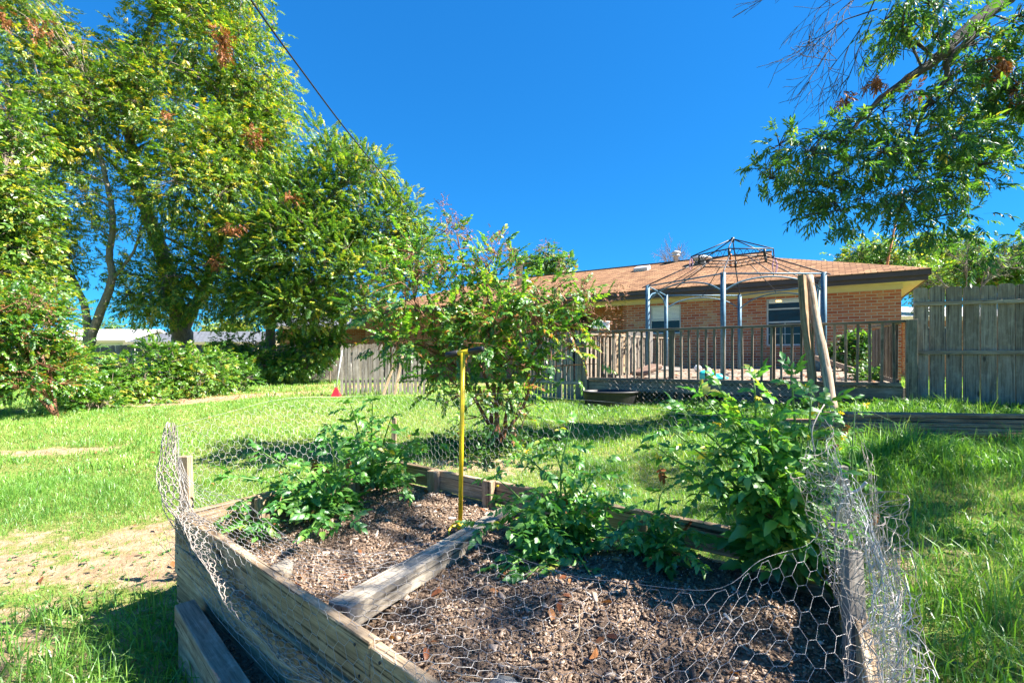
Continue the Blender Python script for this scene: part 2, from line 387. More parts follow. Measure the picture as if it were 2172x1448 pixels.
class MB:
    def __init__(s): s.V = []; s.F = []; s.n = 0
    def add(s, V, F):
        for f in F: s.F.append([int(a)+s.n for a in f])
        s.V += [tuple(v) for v in V]; s.n += len(V)
    def tube(s, P, rad, k=7):
        V, F, a, b = poly_tube(P, rad, k); s.add(V, list(F)+list(a)+list(b)); return s
    def box(s, x0, y0, z0, x1, y1, z1):
        V = [(x, y, z) for x in (x0, x1) for y in (y0, y1) for z in (z0, z1)]
        s.add(V, [(0, 1, 3, 2), (4, 6, 7, 5), (0, 4, 5, 1), (2, 3, 7, 6), (0, 2, 6, 4), (1, 5, 7, 3)]); return s
    def build(s, name, mat, parent=None, smooth=True, mtx=None):
        me = bpy.data.meshes.new(name); me.from_pydata(s.V, [], s.F); me.update()
        if smooth: me.polygons.foreach_set('use_smooth', [True]*len(me.polygons))
        return link(name, me, mat, parent, mtx)
def curve_pts(pts, n=12):
    """Catmull-Rom through points"""
    P = np.asarray(pts, float)
    if len(P) < 3:
        t = np.linspace(0, 1, n)[:, None]; return P[0]*(1-t)+P[-1]*t
    Q = np.concatenate([[2*P[0]-P[1]], P, [2*P[-1]-P[-2]]]); out = []
    for i in range(len(P)-1):
        p0, p1, p2, p3 = Q[i:i+4]
        for t in np.linspace(0, 1, n, endpoint=False):
            out.append(.5*((2*p1)+(-p0+p2)*t+(2*p0-5*p1+4*p2-p3)*t*t+(-p0+3*p1-3*p2+p3)*t**3))
    out.append(P[-1]); return np.array(out)
def at(px, py, Y):      # a point of the place seen in direction (px,py), Y metres ahead
    return np.array([(px-1086)/1000*Y, Y, H-(py-752)/1000*Y])

# ------------------------------------------------------------------ terrain
CP = np.array([(-1.6, 2.4, .0), (0, 0, 0), (1.6, 1.5, .02), (-3, 3, 0), (-6, 5, .06), (2.6, 3.2, .22), (-.2, 5.6, .36), (2.5, 5, .42), (4.3, 4.7, .50),
               (5.6, 6.7, .66), (7.2, 6.6, .62), (1.5, 9.3, .47), (3.6, 8., .55), (-3.5, 11, .42), (-9.5, 9, .30), (-8, 18, .30), (-3, 22, .30), (0, 30, .35),
               (10, 13, .62), (20, 20, .5), (-25, 20, .2), (-15, 3, 0), (10, 0, .1), (0, -10, 0), (8, 3, .35), (40, 40, .4), (-40, 40, .3), (4, -6, 0), (-2.5, 6.5, .26),
               (0, 60, .4), (60, 10, .3), (-60, 5, .1), (3.2, 1.0, .05), (-.3, 1., .0), (.5, 3.2, .12)])
def gz(x, y):
    x = np.asarray(x, float); y = np.asarray(y, float)
    d2 = (x[..., None]-CP[:, 0])**2+(y[..., None]-CP[:, 1])**2
    w = 1/(d2+.35)**1.6
    z = (w*CP[:, 2]).sum(-1)/w.sum(-1)
    return z+.012*np.sin(x*2.1+1)*np.cos(y*1.7)+.008*np.sin(x*5.3)*np.sin(y*4.1+2)
def vnoise(x, y, s, seed=0):
    x = np.asarray(x)*s; y = np.asarray(y)*s
    xi = np.floor(x).astype(int); yi = np.floor(y).astype(int); fx = x-xi; fy = y-yi
    fx = fx*fx*(3-2*fx); fy = fy*fy*(3-2*fy)
    def h(a, b):
        v = np.sin(a*127.1+b*311.7+seed*74.7)*43758.5453; return v-np.floor(v)
    return (h(xi, yi)*(1-fx)+h(xi+1, yi)*fx)*(1-fy)+(h(xi, yi+1)*(1-fx)+h(xi+1, yi+1)*fx)*fy
def blob(x, y, cx, cy, rx, ry, ang=0):
    c, s = math.cos(ang), math.sin(ang); dx = x-cx; dy = y-cy
    return np.exp(-(((dx*c+dy*s)/rx)**2+((-dx*s+dy*c)/ry)**2))
def BARE(x, y):
    b = np.zeros_like(np.asarray(x, float))
    b += .52*blob(x, y, -3.6, 3.3, 2.5, .5, .05)       # worn stripe left of the bed
    b += .75*blob(x, y, -2.0, 3.25, .8, .30, .2)
    b += 1.0*blob(x, y, -6.6, 6.3, 1.5, .22, .18)        # path far left
    b += 1.3*blob(x, y, -7.2, 11.6, 2.8, .8, .75)          # in front of the hedge
    b += .9*blob(x, y, -3.2, 16.5, 5, 1.4, .1)
    b += .8*blob(x, y, -.5, 4.75, .75, .28, -.1)          # dry patch behind the bed
    b += .6*blob(x, y, 2.25, 2.9, .5, .35, .3)
    b += .45*blob(x, y, 1.6, 1.6, .5, .5)
    b += .6*blob(x, y, 5.0, 4.0, 1.2, .25, -.2)
    b += .5*blob(x, y, -2.5, 1.9, .9, .6)
    b += .5*blob(x, y, -.9, 11.3, 1.0, .6)
    b += .38*blob(x, y, -3.2, 2.6, 2.4, 1.3)
    b *= .35+.55*vnoise(x, y, 3.3, 8)+.6*vnoise(x, y, 9., 9)
    b += .30*(vnoise(x, y, .8, 1)-.42)+.40*(vnoise(x, y, 2.7, 2)-.5)+.35*(vnoise(x, y, 7.3, 4)-.5)
    return np.clip(b, 0, 1)
def axis(lo, hi, d0, g):
    out = [0.]; s = d0
    while out[-1] < hi: out.append(out[-1]+s); s *= g
    a = [0.]; s = d0
    while a[-1] > lo: a.append(a[-1]-s); s *= g
    return np.array(sorted(set(a+out)))
gx = axis(-400, 400, .06, 1.028); gy = axis(-60, 900, .06, 1.026)
GX, GY = np.meshgrid(gx, gy); GZ = gz(GX, GY)
V = np.stack([GX, GY, GZ], -1).reshape(-1, 3); nx, ny = len(gx), len(gy)
ii, jj = np.meshgrid(np.arange(nx-1), np.arange(ny-1)); b0 = (jj*nx+ii).ravel()
F = np.stack([b0, b0+1, b0+nx+1, b0+nx], 1)
me = mesh_np('ground', V, F, smooth=True)
a_ = me.attributes.new('bare', 'FLOAT', 'POINT'); a_.data.foreach_set('value', BARE(GX, GY).ravel().astype(np.float32))
tag(link('ground', me, 'ground'), None, None, kind='structure')

# ------------------------------------------------------------------ leaf templates
def leaflet(L, W, m=2, fold=.25, droop=.2, serr=0.):
    """one leaf along +y, m+1 stations; returns V,F(tris)"""
    V = []; F = []; rows = []
    for k in range(m+1):
        s = k/m; y = L*s; w = W*.5*math.sin(math.pi*min(1, s**.8))**.8 if 0 < s < 1 else 0
        if serr and k % 2: w *= (1+serr)
        z = -droop*L*s*s
        if w == 0: rows.append([len(V)]); V.append((0, y, z))
        else:
            rows.append([len(V), len(V)+1, len(V)+2]); V += [(-w, y-(serr*.12*L if k % 2 else 0), z+fold*w), (0, y, z), (w, y-(serr*.12*L if k % 2 else 0), z+fold*w)]
    for a, b in zip(rows[:-1], rows[1:]):
        if len(a) == 1 and len(b) == 3: F += [(a[0], b[1], b[0]), (a[0], b[2], b[1])]
        elif len(a) == 3 and len(b) == 1: F += [(a[0], a[1], b[0]), (a[1], a[2], b[0])]
        elif len(a) == 3: F += [(a[0], a[1], b[1]), (a[0], b[1], b[0]), (a[1], a[2], b[2]), (a[1], b[2], b[1])]
    return np.array(V, float), np.array(F, int)
def rotm(ax, ang): return np.array(Matrix.Rotation(ang, 3, ax))
def compound(pairs, L, ll, lw, m=2, droop=.3, ang=55, terminal=True, stalk=0, r=random, jit=.3, serr=0., tilt=25, fold=.25, ldroop=.2, grow=0.):
    """leaflets in pairs along a drooping rachis (+y); optional thin stalk"""
    VV = []; FF = []; T = []; n = 0
    ts = [(.18+.82*(i+1)/(pairs+1)) for i in range(pairs)]
    items = [(t, sgn) for t in ts for sgn in (-1, 1)]+([(1., 0)] if terminal else [])
    for t, sg in items:
        sc = (1+random.uniform(-.2, .2))*(1+grow*(t-.5))
        v, f = leaflet(ll*sc, lw*sc, m, fold, ldroop+random.uniform(-.1, .25), serr)
        A = R(ang*(1-.35*t)+random.uniform(-12, 12))*-sg if sg else 0
        v = v@rotm('Y', R(random.uniform(-tilt, tilt))).T@rotm('X', R(random.uniform(-30, 10))).T@rotm('Z', A).T
        v = v+np.array([random.uniform(-.01, .01)*L, L*t*(1-.1*droop), -droop*L*t*t])
        VV.append(v); FF.append(f+n); T.append(np.full(len(v), random.uniform(-jit, jit))); n += len(v)
    if stalk:
        ys = np.array([[0, L*t, -droop*L*t*t] for t in (0, .35, .7, 1.)])
        sv, sf = segs(ys[:-1], ys[1:], stalk, stalk*.7, 3)
        tf = np.concatenate([sf[:, [0, 1, 2]], sf[:, [0, 2, 3]]])
        VV.append(sv); FF.append(tf+n); T.append(np.full(len(sv), .1)); n += len(sv)
    return np.concatenate(VV), np.concatenate(FF), np.concatenate(T)
def scatter(templates, P, D, scale, tint, roll=None, updir=None):
    """instance the templates at P, rachis along D; returns V,F,tint"""
    P = np.asarray(P, float); D = np.asarray(D, float); n = len(P)
    D = D/(np.linalg.norm(D, axis=1, keepdims=True)+1e-9)
    up = np.tile([0, 0, 1.], (n, 1)) if updir is None else updir
    up = up+rng.normal(0, .35 if roll is None else roll, (n, 3))
    z = up-D*(up*D).sum(1, keepdims=True); z /= np.linalg.norm(z, axis=1, keepdims=True)+1e-9
    x = np.cross(D, z)
    Rm = np.stack([x, D, z], 1)                     # rows: images of local axes
    k = rng.integers(0, len(templates), n)
    Vs = []; Fs = []; Ts = []; off = 0
    scale = np.broadcast_to(scale, (n,)); tint = np.broadcast_to(tint, (n,))
    for ti, (tv, tf, tt) in enumerate(templates):
        idx = np.where(k == ti)[0]
        if not len(idx): continue
        v = np.einsum('vi,nij->nvj', tv, Rm[idx])*scale[idx][:, None, None]+P[idx][:, None]
        f = tf[None]+(np.arange(len(idx))*len(tv))[:, None, None]+off
        Vs.append(v.reshape(-1, 3)); Fs.append(f.reshape(-1, 3)); Ts.append((tint[idx][:, None]+tt[None]).ravel()); off += len(idx)*len(tv)
    return np.concatenate(Vs), np.concatenate(Fs), np.clip(np.concatenate(Ts), 0, 1)

T_PECAN = [compound(5, .30, .105, .042, 2, .35, 60, ldroop=.3) for _ in range(5)]
T_PECAN_NEAR = [compound(5, .30, .115, .032, 4, .35, 60, ldroop=.45, stalk=.0015) for _ in range(6)]
T_ELM = [compound(8, .42, .08, .048, 2, .10, 62, jit=.2) for _ in range(5)]
T_ROUND = [compound(3, .22, .10, .06, 2, .25, 65) for _ in range(5)]
T_MYRTLE = [compound(7, .30, .062, .034, 3, .12, 62, stalk=.0018, jit=.35) for _ in range(7)]
T_SHRUB = [compound(4, .24, .09, .055, 2, .2, 60) for _ in range(6)]
T_TOM = [compound(3, .13, .050, .024, 6, .42, 66, stalk=.0018, serr=.35, ldroop=.30, fold=.35, grow=.4, tilt=30) for _ in range(8)]
T_WEED = [compound(2, .05, .045, .022, 3, .2, 60) for _ in range(4)]

def unit(n):
    v = rng.normal(0, 1, (n, 3)); return v/np.linalg.norm(v, axis=1, keepdims=True)
def crown_tips(blobs, sub_r, per_sub, n_total):
    """clumped tips inside ellipsoids: sub-clump centres, then tips round each"""
    if isinstance(blobs[0], tuple) and isinstance(blobs[0][0], list):
        rs = [crown_tips(bb_, sub_r, per_sub, nn) for bb_, nn in blobs]; return tuple(np.concatenate([r[i] for r in rs]) for i in range(3))
    vol = np.array([b[3]*b[4]*b[5] for b in blobs]); vol = vol**(2/3); vol /= vol.sum()
    tips = []; subs = []; outw = []
    for b, f in zip(blobs, vol):
        ns = max(2, int(n_total*f/per_sub)); u = unit(ns); r = rng.random(ns)**.38
        c = np.array(b[:3])+u*r[:, None]*np.array(b[3:6])
        subs.append(c)
        for ci in c:
            k = max(1, int(rng.poisson(per_sub))); v = unit(k)*(rng.random(k)**.5)[:, None]*sub_r*np.array([1, 1, .7])
            tips.append(ci+v); o = (ci+v-np.array(b[:3]))/np.array(b[3:6]); outw.append(.6*v/sub_r+o)
    return np.concatenate(tips), np.concatenate(subs), np.concatenate(outw)
def limb(mb, path, r0, r1, k=7, wob=.0):
    P = curve_pts(path, 6)
    if wob: P[1:-1] += rng.normal(0, wob, (len(P)-2, 3))
    mb.tube(P, np.linspace(r0, r1, len(P)), k)
    return P
def tree(name, label, cat, trunks, blobs, leafm, templates, n=2000, sub_r=.55, per=9, size=1., bark='bark', droop=-.35, group=None,
         tint=(.45, .22), twigs=True, br=.05, k=8, dead=None, leafname='crown'):
    base = trunks[0][0][0]
    t = thing(name, label, cat, tuple(base), group)
    nodes_ = []
    for (path, r0, r1) in trunks:
        mb = MB(); P = limb(mb, path, r0, r1, k, r0*.06); mb.build('trunk', bark, t)
        rr = np.linspace(r0, r1, len(P)); nodes_ += [(P[i], rr[i]) for i in range(int(len(P)*.35), len(P))]
    tips, subs, outw = crown_tips(blobs, sub_r, per, n)
    NP_ = np.array([a for a, b in nodes_]); NR = np.array([b for a, b in nodes_])
    A = []; B = []; ra = []; rb = []
    sel = subs[rng.permutation(len(subs))][:int(220)]
    for c in sel:
        d = np.linalg.norm(NP_-c, axis=1)+np.maximum(0, NP_[:, 2]-c[2]+.3)*1.2
        i = int(np.argmin(d)); p0 = NP_[i]; r_ = min(br, NR[i]*.55)*(.6+.4*min(1, d[i]/3)); mid = (p0+c)/2+np.array([0, 0, .12*d[i]])+rng.normal(0, .05*d[i], 3)
        Q = curve_pts([p0, mid, c], 4); q = np.linspace(r_, r_*.22, len(Q))
        A += list(Q[:-1]); B += list(Q[1:]); ra += list(q[:-1]); rb += list(q[1:])
    V, F = segs(np.array(A), np.array(B), np.array(ra), np.array(rb), 5)
    link('limbs', mesh_np('limbs', V, F, smooth=True), bark, t)
    if twigs:
        # twigs from sub-clump centres to tips
        idx = rng.permutation(len(tips))[:int(len(tips)*.5)]
        from_ = np.array([sel[np.argmin(((sel-tips[i])**2).sum(1))] for i in idx[:2500]])
        near_ = np.linalg.norm(from_-tips[idx[:2500]], axis=1) < sub_r*1.6; idx = idx[:2500][near_]; from_ = from_[near_]
        V, F = segs(from_, tips[idx[:2500]], .008*size+.002, .004, 3)
        link('twigs', mesh_np('twigs', V, F), bark, t)
    D = outw*.8+rng.normal(0, .45, tips.shape)+np.array([0, 0, droop])
    tn = rng.normal(tint[0], tint[1], len(tips))
    V, F, T = scatter(templates, tips, D, size*rng.uniform(.7, 1.25, len(tips)), tn)
    link(leafname, mesh_np(leafname, V, F, T), leafm, t)
    if dead:
        P = []
        for c, r_, kk in dead: P.append(np.array(c)+unit(kk)*rng.random(kk)[:, None]*r_)
        P = np.concatenate(P); V, F, T = scatter(templates, P, rng.normal(0, 1, P.shape)+[0, 0, -.8], size*.8, .5)
        link('dead_leaves', mesh_np('dead_leaves', V, F, T), 'leaf_dead', t)
    return t

# ================================================================== THE BRICK HOUSE
U = Vector((.833, -.553, 0)); W = Vector((.553, .833, 0))
C0 = Vector((10.57, 12.8, 0))
HM = Matrix(((U.x, W.x, 0, C0.x), (U.y, W.y, 0, C0.y), (0, 0, 1, 0), (0, 0, 0, 1)))
house = tag(link('brick_house', None, None, None, HM), 'long single-storey red brick house with brown hipped shingle roof behind the deck', 'house')
ZT = 3.33
def hb(name, bl, mat, parent=house, bevel=0): return link(name, boxes_mesh(name, bl, bevel), mat, parent, HM)
wx = [(-3.24, -2.24, 1.67, 3.12), (-6.87, -5.81, 2.12, 3.12), (-16.7, -15.5, 1.9, 3.0)]
def wallrow(x0, x1, y0, y1, opens, z0=.2, z1=ZT):
    bl = []; x = x0
    for (a, b, c, d) in sorted(opens):
        bl += [(x, y0, z0, a, y1, z1), (a, y0, z0, b, y1, c), (a, y0, d, b, y1, z1)]; x = b
    bl.append((x, y0, z0, x1, y1, z1)); return bl
hb('wall', wallrow(-7.73, 0, 0, .2, wx[:2]), 'brick')
hb('wall', [(-12, 1.7, .2, -7.74, 1.9, ZT)], 'brick')
hb('wall', wallrow(-22, -12, .0, .2, wx[2:]), 'brick')
hb('wall', [(-.2, .2, .2, .0, 9, ZT)], 'brick_end'); hb('wall', [(-7.93, .2, .2, -7.73, 1.7, ZT)], 'brick_end'); hb('wall', [(-22.2, .2, .2, -22.0, 9, ZT)], 'brick_end')
hb('wall', [(-22, 8.8, .2, 0, 9, ZT)], 'brick')
hb('wall', [(-12.02, .2, .2, -11.84, 1.7, ZT)], 'brick_end')
hb('patio_door', [(-10.9, 1.62, 1.0, -9.9, 1.7, 3.05)], 'dark_in')
# soldier course over the openings is in the wall; frieze, soffit, fascia, gutter
hb('frieze', [(-7.73, -.03, 3.19, -.0, 0.0, ZT-.002), (-22, -.03, 3.19, -12, 0, ZT-.002), (-12, .0, 3.19, -7.73, .03, ZT-.002), (0.0, -.03, 3.19, .03, 9, ZT-.002)], 'cream')
hb('soffit', [(-22.5, -.58, ZT, .43, 1.7, ZT+.03), (-.1, 1.7, ZT, .43, 9.5, ZT+.03)], 'cream')
hb('fascia', [(-22.6, -.62, 3.31, .47, -.585, 3.52), (.435, -.585, 3.31, .47, 9.6, 3.52), (-22.6, -.585, 3.31, -22.57, 9.6, 3.52),
              (-22.62, -.70, 3.44, .49, -.62, 3.585), (.47, -.62, 3.44, .53, 9.6, 3.585)], 'trim')
zr = lambda d: 3.6+.36*d
RV = [(-22.65, -.72, 3.59), (.53, -.72, 3.59), (-3.48, 3.33, zr(3.93)), (-3.48, 4.5, zr(5.1)), (-17.5, 4.5, zr(5.1)), (.53, 9.7, 3.59), (-3.48, 5.67, zr(3.93)), (-22.65, 9.7, 3.59)]
RF = [(0, 1, 2, 3, 4), (1, 5, 6, 2), (5, 7, 4, 3, 6), (7, 0, 4), (2, 6, 3)]
bm = bmesh.new(); vs = [bm.verts.new(v) for v in RV]
for f in RF: bm.faces.new([vs[i] for i in f])
me = bpy.data.meshes.new('roof'); bmesh.ops.recalc_face_normals(bm, faces=bm.faces[:]); bm.to_mesh(me); bm.free()
roof = link('roof', me, 'shingle', house, HM)
md = roof.modifiers.new('thick', 'SOLIDIFY'); md.thickness = .03; md.offset = -1
hb('ridge_cap', [(-17.5, 4.4, zr(5.1)-.02, -3.46, 4.6, zr(5.1)+.02)], 'shingle', roof)
def wn(x0, x1, z0, z1, blind, lab=None, lamp=False):
    f = .05; y = .05
    w = hb('window', [(x0, y, z0, x0+f, .12, z1), (x1-f, y, z0, x1, .12, z1), (x0+f, y, z1-f, x1-f, .12, z1), (x0+f, y, z0, x1-f, .12, z0+f),
                      (x0+f, y+.005, (z0+z1)/2-.02, x1-f, .115, (z0+z1)/2+.025)], 'alu', bevel=.004)
    if lab: w['label'] = lab
    hb('pane', [(x0+f, .085, z0+f, x1-f, .095, z1-f)], 'glass', w)
    hb('sill', [(x0-.06, -.05, z0-.09, x1+.06, .05, z0)], 'brick', w)
    if blind:
        n = int((z1-f-blind)/.045); hb('blind', [(x0+f+.01, .075, z1-f-.045*(i+1), x1-f-.01, .082, z1-f-.045*i-.006) for i in range(n)], 'white', w)
    return w
wn(*wx[1], 2.55, 'smaller window with white blinds half down')
w2 = wn(*wx[0], 2.98, 'larger window with dark panes')
zm = (1.67+3.12)/2
for m_ in ((-3.19, .072, 2.78, -2.29, .084, 2.82), (-3.19, .072, 2.02, -2.29, .084, 2.035), (-2.75, .066, 1.72, -2.735, .071, zm-.02)): hb('muntin', [m_], 'alu', w2)
hb('ceiling_lamp', [(-2.98, .066, 3.03, -2.84, .074, 3.055)], 'lamp', w2)
wn(*wx[2], 0)
# vents on the roof
def rooft(x, y): return HM@Vector((x, y, 3.6+.36*(y+.72)-.01))
def lathe(name, prof, loc, mat, parent, k=20):
    V = []; F = []
    for r, z in prof:
        for i in range(k): a = 2*math.pi*i/k; V.append((r*math.cos(a), r*math.sin(a), z))
    for j in range(len(prof)-1):
        for i in range(k): F.append((j*k+i, j*k+(i+1) % k, (j+1)*k+(i+1) % k, (j+1)*k+i))
    F.append(tuple(range(k))[::-1]); F.append(tuple(range((len(prof)-1)*k, len(prof)*k)))
    me = bpy.data.meshes.new(name); me.from_pydata(V, [], F); me.polygons.foreach_set('use_smooth', [True]*len(me.polygons))
    return link(name, me, mat, parent, Matrix.Translation(loc))
p = rooft(-7.1, 4.4); lathe('flue_cap', [(.10, -.1), (.10, .22), (.17, .22), (.17, .27), (.12, .28), (.12, .33), (.19, .34), (.19, .39), (.05, .45)], p, 'alu', roof)
p = rooft(-5.9, 3.5); lathe('round_vent', [(.22, -.15), (.22, .10), (.42, .12), (.42, .17), (.25, .24), (.02, .27)], p, 'alu', roof)
p = rooft(-8.2, 3.2); link('flat_vent', boxes_mesh('flat_vent', [(-.3, -.2, -.05, .3, .25, .12)], .02), 'alu', roof, Matrix.Translation(p)@Matrix.Rotation(-.58, 4, 'Z')@Matrix.Rotation(.34, 4, 'X'))
p = rooft(-13.9, 2.5); lathe('flue_pipe', [(.13, -.3), (.13, 1.0), (.19, 1.02), (.19, 1.14), (.13, 1.16), (.13, 1.25), (.2, 1.27), (.05, 1.36)], p, 'galv', roof)
p = rooft(-4.6, 2.2); lathe('plumbing_pipe', [(.05, -.2), (.05, .4), (.045, .42)], p, 'orange', roof, 12)

# antenna mast behind the right end of the roof
ms = thing('antenna_mast', 'thin rusty mast rising at a slant above the right end of the roof', 'mast', tuple(HM@Vector((-1.6, 4.0, .5))))
a = at(1880, 570, 15.6); b = at(1914, 400, 15.4)
base = a+(a-b)*1.1
MB().tube([base, a, b], [.035, .035, .022], 8).build('pole', 'orange', ms)
MB().tube(curve_pts([b, at(1893, 440, 15.4), at(1898, 500, 15.5), a+np.array([.0, 0, .1])], 8), .006, 5).build('wire', 'cable', ms)

# ================================================================== DECK
def Dk(s, t, h=0):
    p = Vector((5.64, 6.8, 0))-U*s+W*t
    return Vector((p.x, p.y, .94-.054*s/4.91+.11*t/7.7+h))
deck = thing('wooden_deck', 'raised weathered wooden deck with picket railing in front of the brick house', 'deck', tuple(Dk(0, 0, -.3)))
def qbox(mb, c, th):       # 4 top corners, thickness down
    lo = [v-Vector((0, 0, th)) for v in c]
    mb.add(c+lo, [(0, 1, 2, 3), (7, 6, 5, 4), (0, 4, 5, 1), (1, 5, 6, 2), (2, 6, 7, 3), (3, 7, 4, 0)])
mb = MB(); s = 0
while s < 4.85:
    t0 = random.uniform(-.01, .02); qbox(mb, [Dk(s, t0, random.uniform(-.003, .003)), Dk(s, 7.65), Dk(s+.134, 7.65), Dk(s+.134, t0)], .03); s += .141
mb.build('floor', 'w_deck', deck, smooth=False)
for t in (.3, 1.9, 3.5, 5.2, 6.9):
    for s_ in (0, 1.6, 3.2, 4.8):
        p = Dk(s_, t); MB().box(p.x-.05, p.y-.05, float(gz(p.x, p.y))-.1, p.x+.05, p.y+.05, p.z-.04).build('support_post', 'w_grey', deck, smooth=False)
board('rim_board', Dk(0, .02, -.12), Dk(4.91, .02, -.12), .17, .035, (0, 0, 1), 'w_deck', deck, warp=.008)
board('rim_board', Dk(4.93, 0, -.12), Dk(4.93, 7.6, -.12), .17, .035, (0, 0, 1), 'w_deck', deck)
board('rim_board', Dk(-.0, -.02, -.27), Dk(2.4, -.02, -.27), .12, .03, (0, 0, 1), 'w_deck', deck, warp=.01)
board('bottom_rail', Dk(0.02, .0, .03), Dk(4.9, .0, .03), .05, .09, (0, 0, 1), 'w_deck', deck, warp=.006)
board('top_rail', Dk(-.02, .0, .94), Dk(4.93, .0, .965), .038, .10, (0, 0, 1), 'w_deck', deck, warp=.008)
nb = 33
for i in range(nb):
    s = .10+i*(4.72/nb)+random.uniform(-.006, .006); lean = random.uniform(-.012, .012)
    board('baluster', Dk(s, -.0, .05), Dk(s+lean, -.0, .92+.02*s/4.9), .036, .036, tuple(U), 'w_deck', deck)
board('post', Dk(-.09, -.03, -.28), Dk(-.09, -.03, .96), .13, .10, tuple(U), 'w_deck', deck)
board('post', Dk(4.97, -.0, -.45), Dk(4.99, -.0, .99), .10, .10, tuple(U), 'w_deck', deck)
board('post', Dk(5.12, .05, -.45), Dk(5.12, .05, .93), .10, .10, tuple(U), 'w_deck', deck)
for s_ in (1.65, 3.3): board('post', Dk(s_, .06, -.4), Dk(s_, .06, .93), .07, .07, tuple(U), 'w_deck', deck)
# side railing at the right end, close-set boards
SA = Vector((5.66, 6.92, 0)); SB = Vector((6.80, 8.9, 0)); sd_ = (SB-SA).normalized()
board('side_rail', SA+Vector((0, 0, 1.87)), SB+Vector((0, 0, 1.92)), .035, .09, (0, 0, 1), 'w_deck', deck)
board('side_rail', SA+Vector((0, 0, 1.0)), SB+Vector((0, 0, 1.03)), .07, .04, (0, 0, 1), 'w_deck', deck)
n = 15
for i in range(n):
    p = SA+(SB-SA)*(i+.5)/n; board('side_baluster', p+Vector((0, 0, .97)), p+Vector((random.uniform(-.01, .01), 0, 1.85)), .085 if i > n-6 else .04, .03, tuple(sd_), 'w_deck', deck)
# side railing at the left end running back
board('side_rail', Dk(4.93, 0, .93), Dk(4.93, 6.0, .93), .035, .09, (0, 0, 1), 'w_deck', deck)
for i in range(26):
    board('side_baluster', Dk(4.93, .15+i*.225, .0), Dk(4.93, .15+i*.225, .9), .07, .02, tuple(W), 'w_deck', deck)

# things lying about on the deck
def D3(px, py, t):      # point of the deck floor t metres behind its front edge, in direction px
    k = (px-1086)/1000; P0 = Dk(0, t); s = (P0.x-k*P0.y)/(.833+k*.553)
    return Dk(s, t)
gp = thing('wooden_gate_panel', 'grey close-boarded gate panel standing upright on the deck left of the first window', 'gate panel', tuple(D3(1355, 0, 3.2)))
a = D3(1331, 0, 3.3); b = D3(1384, 0, 3.9); n = 7
for i in range(n):
    p = a+(b-a)*(i+.5)/n; board('board', p+Vector((0, 0, .02)), p+Vector((.02, .04, 1.06+random.uniform(-.01, .02))), (b-a).length/n*.97, .02, tuple((b-a).normalized()), 'w_grey', gp)
board('rail', a+Vector((-.03, .05, .85)), b+Vector((-.03, .05, .85)), .09, .035, (0, 0, 1), 'w_grey', gp)
tp = thing('tan_wooden_panel', 'sunlit tan wooden panel leaning beside the grey gate panel', 'panel', tuple(D3(1315, 0, 3.2)))
a = D3(1302, 0, 2.6); b = D3(1331, 0, 3.1)
for i in range(3):
    p = a+(b-a)*(i+.5)/3; board('board', p, p+Vector((.04, .1, 1.02)), (b-a).length/3*.95, .02, tuple((b-a).normalized()), 'w_ply', tp)
board('brace', a+Vector((-.03, -.04, .15)), b+Vector((-.0, -.04, .8)), .06, .02, (0, 0, 1), 'w_ply', tp)
hp = thing('steel_prop_pole', 'pale steel pole standing behind the left end of the deck railing', 'pole', tuple(D3(1268, 0, .5)))
p = D3(1269, 0, .5); MB().tube([p, p+Vector((0, 0, 1.05))], .016, 8).build('tube', 'galv', hp)
wb = thing('white_box', 'white plastic box on top of the steel pole behind the railing', 'box', tuple(D3(1275, 0, .55)+Vector((0, 0, 1.0))))
link('box_body', boxes_mesh('b', [(-.16, -.1, 0, .16, .1, .13)], .015), 'white', wb, Matrix.Translation(D3(1275, 0, .55)+Vector((0, 0, 1.051))))
link('lid', boxes_mesh('b', [(-.17, -.11, 0, .17, .11, .025)], .008), 'white', wb, Matrix.Translation(D3(1275, 0, .55)+Vector((0, 0, 1.182))))
br_ = thing('push_broom', 'old broom leaning behind the left end of the railing', 'broom', tuple(D3(1295, 0, .9)))
a = D3(1293, 0, .8); b = D3(1278, 0, .9)+Vector((0, 0, .72)); MB().tube([a+Vector((0, 0, .08)), b], .012, 6).build('handle', 'w_ply', br_)
link('brush_head', boxes_mesh('b', [(-.14, -.05, 0, .14, .05, .1)], .012), 'rubber', br_, Matrix.Translation(a))
# cushion
def lump(name, loc, r, mat, parent=None, seed=1, sub=3, amp=.18, rot=0, fr=2.2):
    bm = bmesh.new(); bmesh.ops.create_icosphere(bm, subdivisions=sub, radius=1)
    for v in bm.verts:
        c = v.co; q = 1+amp*(math.sin(c.x*fr*1.7+seed)*math.cos(c.y*fr*1.3+seed*2)+.6*math.sin(c.z*fr*2.3+seed*3)+.35*math.sin(c.x*fr*4+c.y*fr*3+seed))
        v.co = Vector((c.x*r[0]*q, c.y*r[1]*q, c.z*r[2]*q))
    me = bpy.data.meshes.new(name); bm.to_mesh(me); bm.free(); me.polygons.foreach_set('use_smooth', [True]*len(me.polygons))
    return link(name, me, mat, parent, Matrix.Translation(loc)@Matrix.Rotation(rot, 4, 'Z'))
p = D3(1372, 0, 1.2)
cu = link('seat_cushion', boxes_mesh('seat_cushion', [(-.27, -.22, -.05, .27, .22, .05)], .03), 'vinyl', None, Matrix.Translation(p+Vector((0, 0, .16)))@Matrix.Rotation(.3, 4, 'Z')@Matrix.Rotation(-.35, 4, 'Y'))
tag(cu, 'worn brown cushion tipped up on the deck boards', 'cushion')
p = D3(1497, 0, .45); bag = lump('plastic_bag', p+Vector((0, 0, .09)), (.13, .12, .12), 'teal', None, 2, amp=.12)
tag(bag, 'round blue plastic ball-shaped bag on the deck behind the railing', 'bag')
